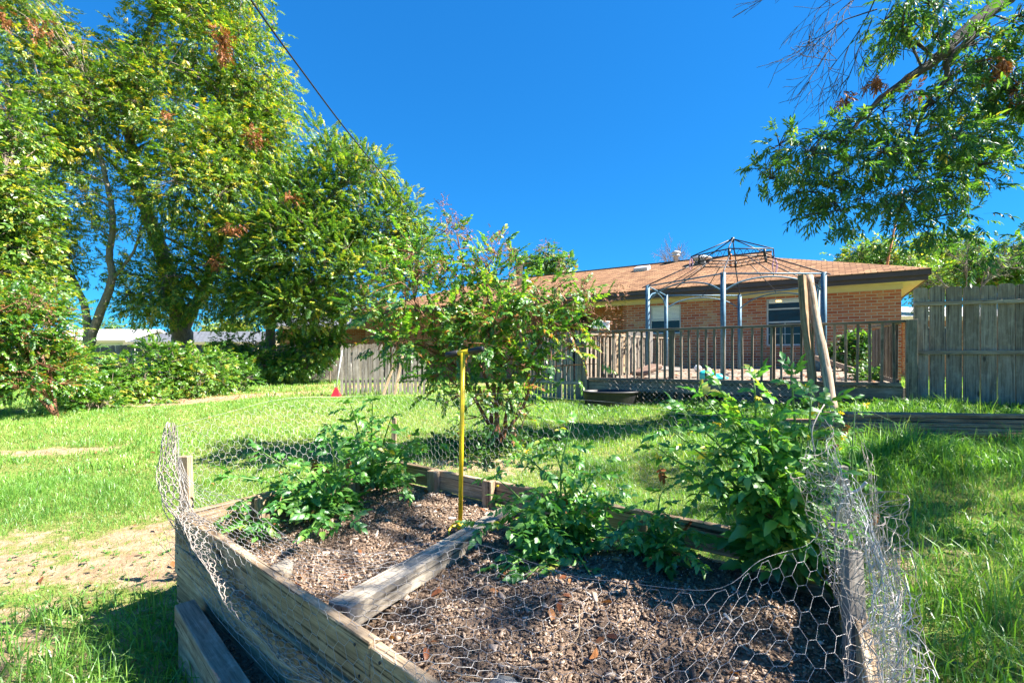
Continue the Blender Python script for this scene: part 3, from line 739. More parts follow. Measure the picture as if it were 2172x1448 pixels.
p = D3(1521, 0, .5); o_ = lump('plastic_sheet', p+Vector((0, 0, .06)), (.21, .12, .06), 'teal', None, 5, amp=.22)
tag(o_, 'flat crumpled teal plastic sheet beside the blue bag on the deck', 'plastic sheet')
p = D3(1480, 0, 4.2); o_ = lump('white_pot', p+Vector((0, 0, .08)), (.10, .1, .09), 'white', None, 3, amp=.05); tag(o_, 'small white pot at the foot of the brick wall', 'pot')
p = D3(1672, 0, 1.5); o_ = lump('dark_cloth', p+Vector((0, 0, .02)), (.2, .1, .02), 'cable', None, 4, amp=.3); tag(o_, 'small dark cloth lying on the deck under the larger window', 'cloth')
a = D3(1395, 0, 3.9); o_ = board('grey_board', a+Vector((-.6, 0, .16)), a+Vector((.6, -.1, .06)), .14, .03, (0, .7, .7), 'w_grey'); tag(o_, 'loose grey board lying on the deck below the smaller window', 'board')
a = D3(1727, 0, 2.6)+Vector((0, 0, .38)); b = D3(1842, 0, 2.2)+Vector((0, 0, .06))
o_ = board('sloping_plank', a, b, .09, .04, (0, 0, 1), 'w_loggrey'); tag(o_, 'long tan plank sloping down behind the railing at the right end of the deck', 'plank')
# fallen leaves on the deck
P = np.array([Dk(random.uniform(.1, 4.8), random.uniform(.1, 7), .012) for _ in range(500)])
lf = [tuple(list(leaflet(.09, .04, 2, .3, .2))+[np.zeros(len(leaflet(.09, .04, 2, .3, .2)[0]))])]
V, F, T = scatter(lf, P, np.c_[rng.normal(0, 1, (500, 2)), np.zeros(500)], rng.uniform(.6, 1.3, 500), rng.random(500))
tag(link('fallen_leaves', mesh_np('fallen_leaves', V, F, T), 'leaf_dead'), 'scattered dry brown leaves lying on the deck boards', 'leaves', kind='stuff')

# ---------------------------------------------------------------- gazebo frame
gc = Vector((5.32, 11.37, 0)); gzb = thing('gazebo_frame', 'bare hexagonal metal gazebo frame without its canopy standing on the deck', 'gazebo', (5.32, 11.37, 1.0))
GP = []
for k in range(6):
    a = R(60*k); GP.append(gc+Vector((2.05*math.cos(a), 2.05*math.sin(a), 0)))
zt = 1.4+1.67
fz = lambda p: 1.0
for k, p in enumerate(GP):
    MB().tube([p+Vector((0, 0, .96)), p+Vector((0, 0, zt))], .052, 12).build('post', 'gazebo', gzb)
    q = GP[(k+1) % 6]; m_ = (p+q)/2
    A = np.array([p+Vector((0, 0, zt-.38)), p+(q-p)*.2+Vector((0, 0, zt-.17)), m_+Vector((0, 0, zt-.08)), p+(q-p)*.8+Vector((0, 0, zt-.17)), q+Vector((0, 0, zt-.38))])
    MB().tube(curve_pts(A, 6), .018, 6).build('arch_brace', 'gazebo', gzb)
    mb = MB().tube([p+Vector((0, 0, zt-.02)), q+Vector((0, 0, zt-.02))], .018, 6); mb.tube([m_+Vector((0, 0, zt-.08)), m_+Vector((0, 0, zt-.02))], .01, 5)
    mb.build('top_beam', 'gazebo', gzb)
def ringp(r, z, n=6, off=0): return [gc+Vector((r*math.cos(R(off+360/n*k)), r*math.sin(R(off+360/n*k)), z)) for k in range(n)]
r1, z1, z2, zA = .80, 1.4+2.24, 1.4+2.40, 1.4+2.79
for k in range(6):
    p = GP[k]+Vector((0, 0, zt)); q = ringp(r1, z1)[k]
    MB().tube([p+(p-q)*.10, q], .015, 6).build('rib', 'iron', gzb)
    m0 = (GP[k]+GP[(k+1) % 6])/2+Vector((0, 0, zt-.02)); mq = (ringp(r1, z1)[k]+ringp(r1, z1)[(k+1) % 6])/2
    MB().tube([m0, mq], .010, 6).build('rib', 'iron', gzb)
for r_, z_ in ((r1, z1), (r1, z2)):
    for k in range(6):
        P = ringp(r_, z_); MB().tube([P[k], P[(k+1) % 6]], .016, 6).build('crown_ring', 'iron', gzb)
for k in range(6):
    a, b = ringp(r1, z1)[k], ringp(r1, z1)[(k+1) % 6]; mb = MB()
    for j in range(5):
        p = a+(b-a)*(j+.5)/5; w_2 = (b-a)/5*.5
        mb.tube(curve_pts([p-w_2+Vector((0, 0, .02)), p+Vector((0, 0, .14)), p+w_2+Vector((0, 0, .02))], 5), .006, 4)
    mb.tube([a, a+Vector((0, 0, .16))], .03, 5); mb.build('scrollwork', 'iron', gzb)
P = ringp(1.0, 1.4+2.36)
for k in range(6):
    MB().tube([P[k], gc+Vector((0, 0, zA))], .014, 6).build('upper_rib', 'iron', gzb)
    MB().tube([P[k], P[(k+1) % 6]], .013, 6).build('upper_ring', 'iron', gzb)
MB().tube([gc+Vector((0, 0, zA-.08)), gc+Vector((0, 0, zA+.03))], .04, 8).build('finial', 'iron', gzb)
for k, (q, l, lab) in enumerate([(P[0], .52, 'faded pink ribbon hanging from the right side of the gazebo crown'), (P[3], .34, 'faded pink ribbon hanging from the left side of the gazebo crown')]):
    mb = MB()
    for j in range(5):
        o = Vector((random.uniform(-.03, .03), random.uniform(-.03, .03), 0)); mb.tube(curve_pts([q, q+o*2+Vector((0, 0, -l*.4)), q+o+Vector((0, 0, -l*random.uniform(.7, 1)))], 5), .007, 4)
    tag(mb.build('ribbon', 'pinkr'), lab, 'ribbon')

# ---------------------------------------------------------------- the dark tub and the chain-link offcut
def tub():
    k = 40; t = thing('stock_tub', 'black oval rubber stock tub on the grass in front of the deck', 'tub', (1.78, 8.6, .45))
    prof = [(.84, 0), (.86, .02), (.93, .24), (.94, .255), (1.0, .262), (1.0, .29), (.95, .295), (.90, .28), (.82, .04), (.0, .035)]
    V = []; F = []
    for r_, z in prof:
        for i in range(k): a = 2*math.pi*i/k; V.append((r_*.52*math.copysign(abs(math.cos(a))**.85, math.cos(a)), r_*.33*math.sin(a), z))
    for j in range(len(prof)-1):
        for i in range(k): F.append((j*k+i, j*k+(i+1) % k, (j+1)*k+(i+1) % k, (j+1)*k+i))
    me = bpy.data.meshes.new('tub_body'); me.from_pydata(V, [], F); me.polygons.foreach_set('use_smooth', [True]*len(F))
    link('tub_body', me, 'rubber', t, Matrix.Translation((1.78, 8.55, .455)))
tub()
def diamond_net(name, a, b, h, cell, rad, mat, label, cat, lean=0, wav=.02):
    a = Vector(a); b = Vector(b); L = (b-a).length; d = (b-a)/L; nrm = Vector((-d.y, d.x, 0)); A = []; B = []
    nx_ = int(L/cell); nz = int(h/cell)
    def Pt(i, j):
        u = i*cell; v = j*cell
        return a+d*u+Vector((0, 0, v))+nrm*(wav*math.sin(u*2.3)+wav*math.sin(u*5+v*6)+lean*v)
    for i in range(nx_):
        for j in range(nz*2):
            u0 = i+(.5 if j % 2 else 0)
            for sg in (-.5, .5): A.append(Pt(u0, j*.5)); B.append(Pt(u0+sg, j*.5+.5))
    V, F = segs(np.array(A), np.array(B), rad, rad, 4)
    return tag(link(name, mesh_np(name, V, F), mat), label, cat)
diamond_net('chain_link_offcut', (1.75, 8.95, .50), (4.4, 7.3, .52), .46, .085, .0022, 'galv_old', 'strip of rusty chain-link mesh leaning against the front of the deck', 'wire mesh', lean=.1, wav=.04)

# ================================================================== FENCES
def picket_mesh(L, w, t, style, bend=0.0):
    if style == 'dog': pts = [(0, -w/2), (L-.035, -w/2), (L-.01, -w/2+.022), (L, -w/2+.045), (L, w/2-.045), (L-.01, w/2-.022), (L-.035, w/2), (0, w/2)]
    elif style == 'point': pts = [(0, -w/2), (L-.06, -w/2), (L-.02, -w*.2), (L, 0), (L-.02, w*.2), (L-.06, w/2), (0, w/2)]
    else: pts = [(0, -w/2), (L, -w/2), (L, w/2), (0, w/2)]
    n = len(pts); V = [(x, -t/2, z) for x, z in pts]+[(x, t/2, z) for x, z in pts]
    F = [tuple(range(n)), tuple(range(2*n-1, n-1, -1))]+[(i, i+n, (i+1) % n+n, (i+1) % n) for i in range(n)]
    me = bpy.data.meshes.new('board'); me.from_pydata(V, [], F); me.update(); return me
def board_fence(name, label, cat, a, b, w, gap, top_z, bot, mat, style='dog', rails=(), rail_side=-1, jit=.01, part='board', t=.02, railw=.09, rail_t=.04, lean=.0, group=None, posts=0):
    a = Vector((*a, 0)); b = Vector((*b, 0)); L = (b-a).length; d = (b-a)/L; nr = Vector((-d.y, d.x, 0))*-1
    f = thing(name, label, cat, (a.x, a.y, float(gz(a.x, a.y))), group)
    x = w/2
    while x < L:
        p = a+d*x; z0 = float(gz(p.x, p.y))-.04 if bot is None else bot; tz = top_z(x/L)+random.uniform(-jit, jit)
        ln = random.gauss(0, lean)
        link(part, picket_mesh(tz-z0, w*random.uniform(.94, 1.0), t, style), mat, f, frame(p+Vector((0, 0, z0)), p+d*ln+Vector((0, 0, tz)), tuple(d)))
        x += w+gap*random.uniform(.3, 1.7)
    for z in rails:
        off = nr*rail_side*-(t/2+rail_t/2+.003)
        zf = z if callable(z) else (lambda s, z=z: z)
        board('rail', a+off+Vector((0, 0, zf(0))), b+off+Vector((0, 0, zf(1))), railw, rail_t, (0, 0, 1), mat, f, warp=.006)
    return f
# right-hand privacy fence, seen from its rail side
board_fence('privacy_fence', 'tall weathered privacy fence of wide dog-eared boards at the right of the deck', 'fence', (5.87, 6.90), (10.6, 5.0), .182, .006,
            lambda s: 1.4+.975+.0*s, None, 'w_fence', rails=(lambda s: 1.4+.735, lambda s: 1.4+.03), rail_side=-1, jit=.012, t=.02, railw=.055, rail_t=.04)
# low picket fence at the left of the crape myrtle
pf = board_fence('picket_fence', 'low grey picket fence leaning unevenly left of the crape myrtle', 'fence', (-4.15, 11.4), (-2.15, 11.9), .068, .026,
            lambda s: 1.4+.21-.05*math.sin(s*7)-.06*s, None, 'w_picket', 'point', rails=(1.42, .75), rail_side=1, jit=.03, part='picket', lean=.025, railw=.07, rail_t=.03)
# a few slanting loose pickets
for k, (px0, px1, Y0) in enumerate([(833, 812, 11.0), (848, 836, 11.0)]):
    a = at(px1, 838-4*k, Y0); a[2] = float(gz(a[0], a[1])); b = at(px0+6, 762-8*k, Y0+.35)
    tag(board('loose_picket', a, b, .055, .02, (1, 0, 0), 'w_ply'), ['pale stick leaning at a slant against the picket fence', 'second pale stick leaning right of the first on the picket fence'][k], 'picket')
board_fence('picket_fence', 'narrow grey picket fence between the crape myrtle and the deck post', 'fence', (.35, 10.3), (1.42, 9.62), .062, .030,
            lambda s: 1.4+.38+.12*s, None, 'w_picket', 'flat', rails=(1.62, .82), rail_side=-1, jit=.03, part='picket', lean=.02, railw=.07, rail_t=.03)
# back boundary fence
board_fence('boundary_fence', 'long grey dog-eared board fence along the back boundary behind the shrubs', 'fence', (-19.5, 19.2), (-5.6, 20.6), .142, .006,
            lambda s: 1.4+.36+.12*s, None, 'w_fence_pale', rails=(1.5, .7), rail_side=1, jit=.02, t=.02, lean=.01)
# chain-link fence in front of it
cl = thing('chain_link_fence', 'grey chain-link fence with steel posts overgrown with vines along the back', 'fence', (-12, 17.9, .3))
def clp(s): return Vector((-15.0+8.6*s, 17.6+1.1*s, 0))
for s_ in (0, .2, .4, .6, .8, 1):
    p = clp(s_); MB().tube([p+Vector((0, 0, .25)), p+Vector((0, 0, 1.42))], .03, 8).build('post', 'galv', cl)
MB().tube([clp(0)+Vector((0, 0, 1.4)), clp(1)+Vector((0, 0, 1.4))], .02, 6).build('top_rail', 'galv', cl)
A = []; B = []
L = 8.6; c_ = .11
for i in range(int(L/c_)):
    for j in range(int(1.05/c_)*2):
        u0 = (i+(.5 if j % 2 else 0))*c_
        for sg in (-.5, .5):
            A.append(clp(u0/L)+Vector((0, 0, .32+j*.5*c_))); B.append(clp((u0+sg*c_)/L)+Vector((0, 0, .32+(j+1)*.5*c_)))
V, F = segs(np.array(A), np.array(B), .0025, .0025, 3); link('mesh', mesh_np('mesh', V, F), 'galv_old', cl)

# neighbours' buildings beyond the back fence
def gable_house(name, label, X0, X1, Y0, Y1, ze, zr_, wallm, roofm, cat='house', win=()):
    t = thing(name, label, cat, ((X0+X1)/2, Y0, .3)); o = .5; ym = (Y0+Y1)/2
    link('wall', boxes_mesh('wall', [(X0, Y0, .0, X1, Y1, ze)]), wallm, t)
    V = [(X0-o, Y0-o, ze-.05), (X1+o, Y0-o, ze-.05), (X1+o, ym, zr_), (X0-o, ym, zr_), (X0-o, Y1+o, ze-.05), (X1+o, Y1+o, ze-.05)]
    me = bpy.data.meshes.new('roof'); me.from_pydata(V, [], [(0, 1, 2, 3), (3, 2, 5, 4)]); me.update()
    r_ = link('roof', me, roofm, t); m_ = r_.modifiers.new('t', 'SOLIDIFY'); m_.thickness = .12
    for gx_ in (X0, X1-.1):
        me = bpy.data.meshes.new('gable'); me.from_pydata([(gx_+q, yy, zz) for q in (0, .1) for yy, zz in ((Y0, ze+.002), (Y1, ze+.002), (ym, zr_-.08))], [], [(0, 1, 2), (5, 4, 3), (0, 3, 4, 1), (1, 4, 5, 2), (2, 5, 3, 0)])
        link('gable', me, 'cream', t)
    link('fascia', boxes_mesh('f', [(X0-o, Y0-o-.03, ze-.2, X1+o, Y0-o, ze-.03)]), 'cream', t)
    for (a, b, c, d) in win:
        w = link('window', boxes_mesh('window', [(a, Y0-.04, c, b, Y0-.01, d)]), 'white', t); link('pane', boxes_mesh('pane', [(a+.06, Y0-.05, c+.06, b-.06, Y0-.042, d-.06)]), 'glass', w)
    return t
gable_house('neighbour_house', 'low pink brick house with blue-grey shingle roof left of the picket fence', -12.6, -6.5, 25.5, 33.5, 2.95, 4.35, 'brick', 'shingle_grey', win=[(-11.6, -10.6, 1.6, 2.6)])
gable_house('neighbour_house', 'cream-walled neighbour house with grey roof glimpsed behind the big tree trunk', -23, -16.2, 29, 36, 2.2, 3.0, 'cream', 'shingle_grey', win=[(-20, -19, 1.2, 2.0)])
gable_house('metal_shed', 'low white metal shed roof beyond the fence behind the forked tree', -31.5, -25.5, 31, 36, 2.4, 3.2, 'metalwhite', 'metalwhite', 'shed')
gable_house('neighbour_house', 'white-roofed brick neighbour house glimpsed between house corner and right fence', 15.4, 21, 18.6, 25, 2.9, 3.6, 'brick', 'metalwhite', win=[(16.2, 17.2, 1.4, 2.5)])

# ================================================================== LEANING LOGS, LUMBER, SCOOP, CABLES
g0 = float(gz(4.6, 6.85))
def logt(name, label, a, b, r0, r1, mat, sq=False):
    P = curve_pts([a, np.array(a)*.66+np.array(b)*.34+[.012, 0, 0], np.array(a)*.33+np.array(b)*.67-[.012, 0, 0], b], 5)
    L = np.linalg.norm(np.array(b)-a); m = frame(a, b, (0, -1, 0)); mi = m.inverted()
    Pl = [mi@Vector(p) for p in P]
    rr = np.linspace(r0, r1, len(P))*(1+.06*np.sin(np.arange(len(P))*2.1))
    return tag(MB().tube(Pl, rr, 5 if sq else 10).build(name, mat, None, smooth=not sq, mtx=m), label, 'log')
a = at(1727, 860, 6.75); a[2] = float(gz(a[0], a[1]))-.02; logt('leaning_log', 'orange-brown split log leaning on the deck railing, left of the two', a, at(1700, 586, 7.55), .062, .066, 'w_log', True)
a = at(1768, 862, 6.55); a[2] = float(gz(a[0], a[1]))-.02; logt('leaning_log', 'greyish peeled log leaning on the deck railing, right of the two', a, at(1716, 586, 7.60), .066, .060, 'w_loggrey')
gpile = 'planks stacked in the lumber pile'
k = 0
labs = ['lowest', 'second', 'third', 'fourth', 'fifth', 'sixth', 'uppermost']
for i in range(7):
    for j in range(2):
        z = .50+.042*i; off = random.uniform(-.35, .1) if i < 5 else random.uniform(0, .25)
        a = Vector((3.35+off, 5.22-.12*j+random.uniform(-.03, .03), z+.0)); b = Vector((6.9+off*.4, 4.38-.12*j+random.uniform(-.04, .04), z+.05))
        tag(board('lumber_plank', a, b, .036, .105, (0, 0, 1), 'w_pile', warp=.012),
            f'reddish brown plank in the lumber pile, {labs[i]} layer, {"rear" if j==0 else "front"} of its pair', 'plank', gpile)
# red long-handled scoop by the picket fence
sc = thing('long_handled_scoop', 'red plastic scoop with thin pale handle standing by the left end of the picket fence', 'scoop', (-4.17, 11.1, .42))
a = np.array([-4.16, 11.15, .45]); b = np.array([-4.05, 11.25, 1.50])
MB().tube([a+[0, 0, .15], b], .012, 6).build('handle', 'white', sc)
mb = MB(); mb.add([(-.10, -.06, 0), (.10, -.06, 0), (.10, .08, 0), (-.10, .08, 0), (-.02, 0, .22), (.02, 0, .22)], [(0, 1, 2, 3), (0, 4, 5, 1), (1, 5, 2), (2, 5, 4, 3), (3, 4, 0)])
mb.build('scoop_head', 'red', sc, smooth=False, mtx=Matrix.Translation(a-np.array([0, 0, .03])))
# overhead lines
def cable(name, label, P, r, mat='cable'): return tag(MB().tube(curve_pts(P, 8), r, 6).build(name, mat), label, 'cable')
cable('power_line', 'thick black overhead line crossing the sky down to the left end of the house', [at(470, -90, 6.2), at(532, 0, 7), at(585, 75, 7.8), at(640, 150, 8.8), at(722, 260, 10.6), at(800, 357, 13), at(872, 448, 16.5), at(925, 512, 19.5), at(985, 640, 23)], .017)
cable('power_line', 'thin black overhead line passing in front of the big left tree', [at(40, -60, 8), at(100, 0, 8.5), at(250, 120, 9.5), at(400, 240, 11), at(520, 345, 13), at(640, 470, 15.5), at(820, 610, 19)], .008)

# ================================================================== THE RAISED BED
ZB = .60                                     # top of the boards
bL, bB, bR, bN = np.array([-1.67, 2.37]), np.array([-.90, 3.57]), np.array([1.36, 1.94]), np.array([.53, .57])
def P3(p, z): return Vector((float(p[0]), float(p[1]), z))
def lerp(a, b, t): return a*(1-t)+b*t
bed = thing('raised_bed', 'raised garden bed of weathered boards filled with dark mulch', 'garden bed', (0, 2.1, 0))
dA = (bN-bL)/np.linalg.norm(bN-bL); nA = np.array([dA[1], -dA[0]]); nA = nA if nA[1] < 0 else -nA     # outward of the near side
tk = .036
def bedboard(a, b, z, w=.14, off=(0, 0), warp=.012, tilt=0):
    return board('board', P3(a+off, z-w/2), P3(b+off, z-w/2+tilt), w, tk, (0, 0, 1), 'w_bed', bed, warp=warp)
# near side (outer face seen): three courses, the upper one in two lengths
mid = lerp(bL, bN, .585)
bedboard(bL, mid-.002*dA, ZB, .145); bedboard(mid+.002*dA, bN+dA*.3, ZB-.005, .145, warp=.008)
bedboard(bL-dA*.01, bN+dA*.3, ZB-.148, .142, off=nA*.005); bedboard(bL+dA*.0, bN+dA*.3, ZB-.296, .142, off=nA*.0)
bedboard(bL+dA*.01, bN, ZB-.445, .14, off=nA*.0)
for s_ in (.245, .60): board('stake', P3(lerp(bL, bN, s_)-nA*.055, .15), P3(lerp(bL, bN, s_)-nA*.055, ZB-.075), .085, .06, (*dA, 0), 'w_bed', bed)
# nail heads in the near boards
for s_ in (.02, .245, .60, .57):
    for q in range(6):
        p = lerp(bL, bN, s_+random.uniform(-.008, .008))+nA*.022; z = ZB-.03-.075*q+random.uniform(-.008, .008)
        MB().tube([P3(p, z), P3(p+nA*.003, z)], .0045, 8).build('nail_head', 'iron', bed)
# left side, inner face seen
for z in (ZB, ZB-.15, ZB-.30): bedboard(bL+[.0, .02], bB, z, .14, warp=.008)
for s_ in (.28, .72):
    n_in = np.array([.864, -.503]); board('stake', P3(lerp(bL, bB, s_)+n_in*.04, .2), P3(lerp(bL, bB, s_)+n_in*.04, ZB-.01), .085, .035, (.5, .86, 0), 'w_bed', bed)
# far side
c1 = lerp(bB, bR, .17); c2 = lerp(bB, bR, .345)
for z in (ZB-.0, ZB-.148): bedboard(bB, c1, z, .13); bedboard(c1+.004, c2, z-.005, .135)
for z in (ZB-.005, ZB-.165): bedboard(c2, bR, z, .135, warp=.010)
n_b = np.array([-.59, -.81]) 
for p, h in ((c1, .0), (c2, .01), (lerp(bB, bR, .70), -.02)): board('stake', P3(p+n_b*.045, .2), P3(p+n_b*.045, ZB+h), .075, .05, (.81, -.59, 0), 'w_bed', bed)
# right side
for z in (ZB, ZB-.148, ZB-.296): bedboard(bR, bN, z, .14, warp=.008)
# soil
def insideq(x, y):
    q = [bL, bN, bR, bB]; ok = np.ones(np.shape(x), bool)
    for i in range(4):
        a, b = q[i], q[(i+1) % 4]; ok &= ((b[0]-a[0])*(y-a[1])-(b[1]-a[1])*(x-a[0])) > .012
    return ok
def sz(x, y):
    return .425+.03*(vnoise(x, y, 2.3, 5)-.5)*2+.018*(vnoise(x, y, 9, 6)-.5)*2+.05*blob(np.asarray(x), np.asarray(y), .25, 2.1, .5, .5)+.035*blob(np.asarray(x), np.asarray(y), -.7, 2.9, .5, .4)-.03*blob(np.asarray(x), np.asarray(y), .35, 1.5, .3, .3)
n = 110; uu, vv = np.meshgrid(np.linspace(.008, .992, n), np.linspace(.015, .985, n//2))
XY = (bL*(1-uu[..., None])+bN*uu[..., None])*(1-vv[..., None])+(bB*(1-uu[..., None])+bR*uu[..., None])*vv[..., None]
Vv = np.dstack([XY, sz(XY[..., 0], XY[..., 1])[..., None]]).reshape(-1, 3)
ii, jj = np.meshgrid(np.arange(n-1), np.arange(n//2-1)); b0 = (jj*n+ii).ravel()
tag(link('garden_soil', mesh_np('garden_soil', Vv, np.stack([b0, b0+1, b0+n+1, b0+n], 1), smooth=True), 'soil'), 'dark loose garden soil inside the raised bed', 'soil', kind='stuff')
# mulch chips and perlite specks
def in_bed(n):
    u = rng.random((n, 1))*.97+.015; v = rng.random((n, 1))*.94+.03
    return (bL*(1-u)+bN*u)*(1-v)+(bB*(1-u)+bR*u)*v
def chiptpl():
    l = random.uniform(.006, .020); w = random.uniform(.0012, .004); t = .0018
    V = np.array([(x, y, z) for x in (-w, w) for y in (-l/2, l/2) for z in (-t/2, t/2)])*1.0
    V[:, 0] *= (1+.5*np.sign(V[:, 1])*random.uniform(-.6, .6))
    q = [(0, 1, 3, 2), (4, 6, 7, 5), (0, 4, 5, 1), (2, 3, 7, 6), (0, 2, 6, 4), (1, 5, 7, 3)]
    F = [(a, b, c) for a, b, c, d in q]+[(a, c, d) for a, b, c, d in q]
    return V, np.array(F), np.zeros(8)
CH = [chiptpl() for _ in range(10)]
n = 46000; p = in_bed(n); P = np.c_[p, sz(p[:, 0], p[:, 1])+.003+.004*rng.random(n)]
D = rng.normal(0, 1, (n, 3)); D[:, 2] *= .35
V, F, T = scatter(CH, P, D, rng.lognormal(-.25, .45, n), np.clip(rng.beta(1.5, 2.3, n), 0, 1), roll=.6)
tag(link('mulch', mesh_np('mulch', V, F, T), 'chip'), 'dark wood-chip mulch covering the soil of the raised bed', 'mulch', kind='stuff')
n = 500; p = in_bed(n); P = np.c_[p, sz(p[:, 0], p[:, 1])+.008]; D2 = rng.normal(0, 1, (n, 3)); D2[:, 2] *= .3
V, F, T = scatter(CH, P, D2, rng.uniform(1.6, 3.2, n), rng.random(n)); tag(link('bark_shreds', mesh_np('bark_shreds', V, F, T), 'chip'), 'larger splintered bark shreds strewn over the mulch', 'mulch', kind='stuff')
n = 1500; p = in_bed(n); A = np.c_[p, sz(p[:, 0], p[:, 1])+.006]
V, F = segs(A, A+np.c_[rng.normal(0, .002, (n, 2)), np.full(n, .004)], .002, .0015, 4)
tag(link('perlite', mesh_np('perlite', V, F), 'perlite'), 'tiny white perlite grains sprinkled over the mulch', 'perlite', kind='stuff')
n = 130; p = in_bed(n); lf0 = [tuple(list(leaflet(.05, .022, 4, .3, .5))+[np.zeros(len(leaflet(.05, .022, 4, .3, .5)[0]))])]
V, F, T = scatter(lf0, np.c_[p, sz(p[:, 0], p[:, 1])+.014], np.c_[rng.normal(0, 1, (n, 2)), rng.normal(0, .3, n)], rng.uniform(.5, 1.2, n), rng.random(n), roll=.8)
tag(link('fallen_leaves', mesh_np('fallen_leaves', V, F, T), 'leaf_dead'), 'small curled brown leaves lying on the mulch of the raised bed', 'leaves', kind='stuff')
# the beam laid across
bm_ = board('timber_beam', (-.58, 1.57, .525), (-.02, 2.88, .425), .09, .095, (0, 0, 1), 'w_beam', None, bevel=.006, warp=.004)
tag(bm_, 'thick grey square timber laid across the raised bed as divider', 'beam')
# broken block and small things on the soil
tag(lump('rubble', (-.02, 1.33, .44), (.07, .05, .04), 'blockm', None, 2, 2, .25), 'grey broken block half buried in the mulch near the front boards', 'stone')
tag(lump('rubble', (-1.0, 2.05, .46), (.05, .05, .045), 'w_beam', None, 4, 2, .2), 'round grey wood stub at the inside of the front boards', 'stub')
# lower side tier in front
tier = thing('lower_planter_box', 'low narrow planter box of old boards attached along the outer foot of the raised bed', 'planter box', tuple(P3(bL+nA*.2, 0)))
a = bL+dA*.36+nA*.085; b = bL+dA*2.9+nA*.26
board('board', P3(a, .265), P3(b, .25), .09, .075, (0, 0, 1), 'w_tier', tier, warp=.01)
board('board', P3(a+dA*.02, .13), P3(b, .11), .17, .05, (0, 0, 1), 'w_tier', tier, warp=.01)
V = np.array([[*(a-nA*.03), .24], [*(b-nA*.03), .24], [*(b-nA*.24), .24], [*(a-nA*.08), .24]])
link('soil_fill', mesh_np('soil_fill', V, [[0, 1, 2, 3]]), 'soil', tier)
n = 1500; u = rng.random((n, 1)); v = rng.random((n, 1)); p = (a*(1-u)+b*u)-nA*(.04+(.02+.16*u)*v); P = np.c_[p, np.full(n, .243)]
V, F, T = scatter(CH, P, D[:n], rng.uniform(.6, 1.3, n), rng.random(n)*.6, roll=.6); link('mulch_fill', mesh_np('mulch_fill', V, F, T), 'chip', tier)
# wooden stakes holding the wire
def stake(a, b, w, lab, mat='w_grey'): return tag(board('wooden_stake', a, b, w, w*.8, (1, 0, 0), mat, None, bevel=.003, warp=.004), lab, 'stake')
p = at(396, 1090, 2.47); stake((p[0], p[1], .2), (p[0]-.005, p[1], .87), .052, 'thick brown-grey square stake at the left corner of the raised bed', 'w_bed')
p = at(836, 976, 3.60); stake((p[0], p[1], .2), (p[0]-.0, p[1], .92), .034, 'thin wooden stake at the far corner of the raised bed behind the left tomato plant', 'w_bed')
p = at(1787, 990, 1.93); stake((p[0], p[1], .1), (p[0]-.01, p[1]+.01, .945), .055, 'dark weathered stake at the right corner of the raised bed behind the crumpled wire', 'w_grey')
stake((.955, 1.28, .1), (1.085, 1.51, .775), .050, 'pale stake slanting inside the crumpled wire at the right edge of the bed', 'w_picket')
p = at(1040, 1040, 2.75)

# ---------------------------------------------------------------- the yellow twist tiller
tl = thing('twist_tiller', 'yellow long-handled twist tiller with black grips standing upright in the bed', 'garden tool', (-.27, 2.57, .44))
top = at(982, 748, 2.57); bot = at(976, 1118, 2.57)
MB().tube([bot, top], .0125, 12).build('pole', 'yellow', tl)
hl = at(943, 753, 2.57); hr = at(1027, 740, 2.57); hl[1] += .05; hr[1] -= .05
hv_ = hr-hl
MB().tube([hl+hv_*.3, hl+hv_*.66], .0125, 12).build('handle_bar', 'yellow', tl)
MB().tube([hl, hl+hv_*.03, hl+hv_*.33, hl+hv_*.335], [.012, .0165, .0165, .014], 12).build('grip', 'rubber', tl)
MB().tube([hl+hv_*.625, hl+hv_*.63, hl+hv_*.97, hr], [.014, .0165, .0165, .012], 12).build('grip', 'rubber', tl)
MB().tube([bot+[0, 0, -.02], bot+[0, 0, .03]], .018, 10).build('socket', 'yellow', tl)
for k in range(4):
    a = R(200+90*k); c, s = math.cos(a), math.sin(a)
    Q = [bot+np.array([c*r_+(-s)*q, s*r_+c*q, z]) for r_, q, z in ((0, 0, 0), (.035, .0, .012), (.065, .02, .0), (.068, .05, -.03), (.05, .07, -.075))]
    MB().tube(curve_pts(Q, 5), np.linspace(.0065, .004, 21), 7).build('tine', 'yellow', tl)

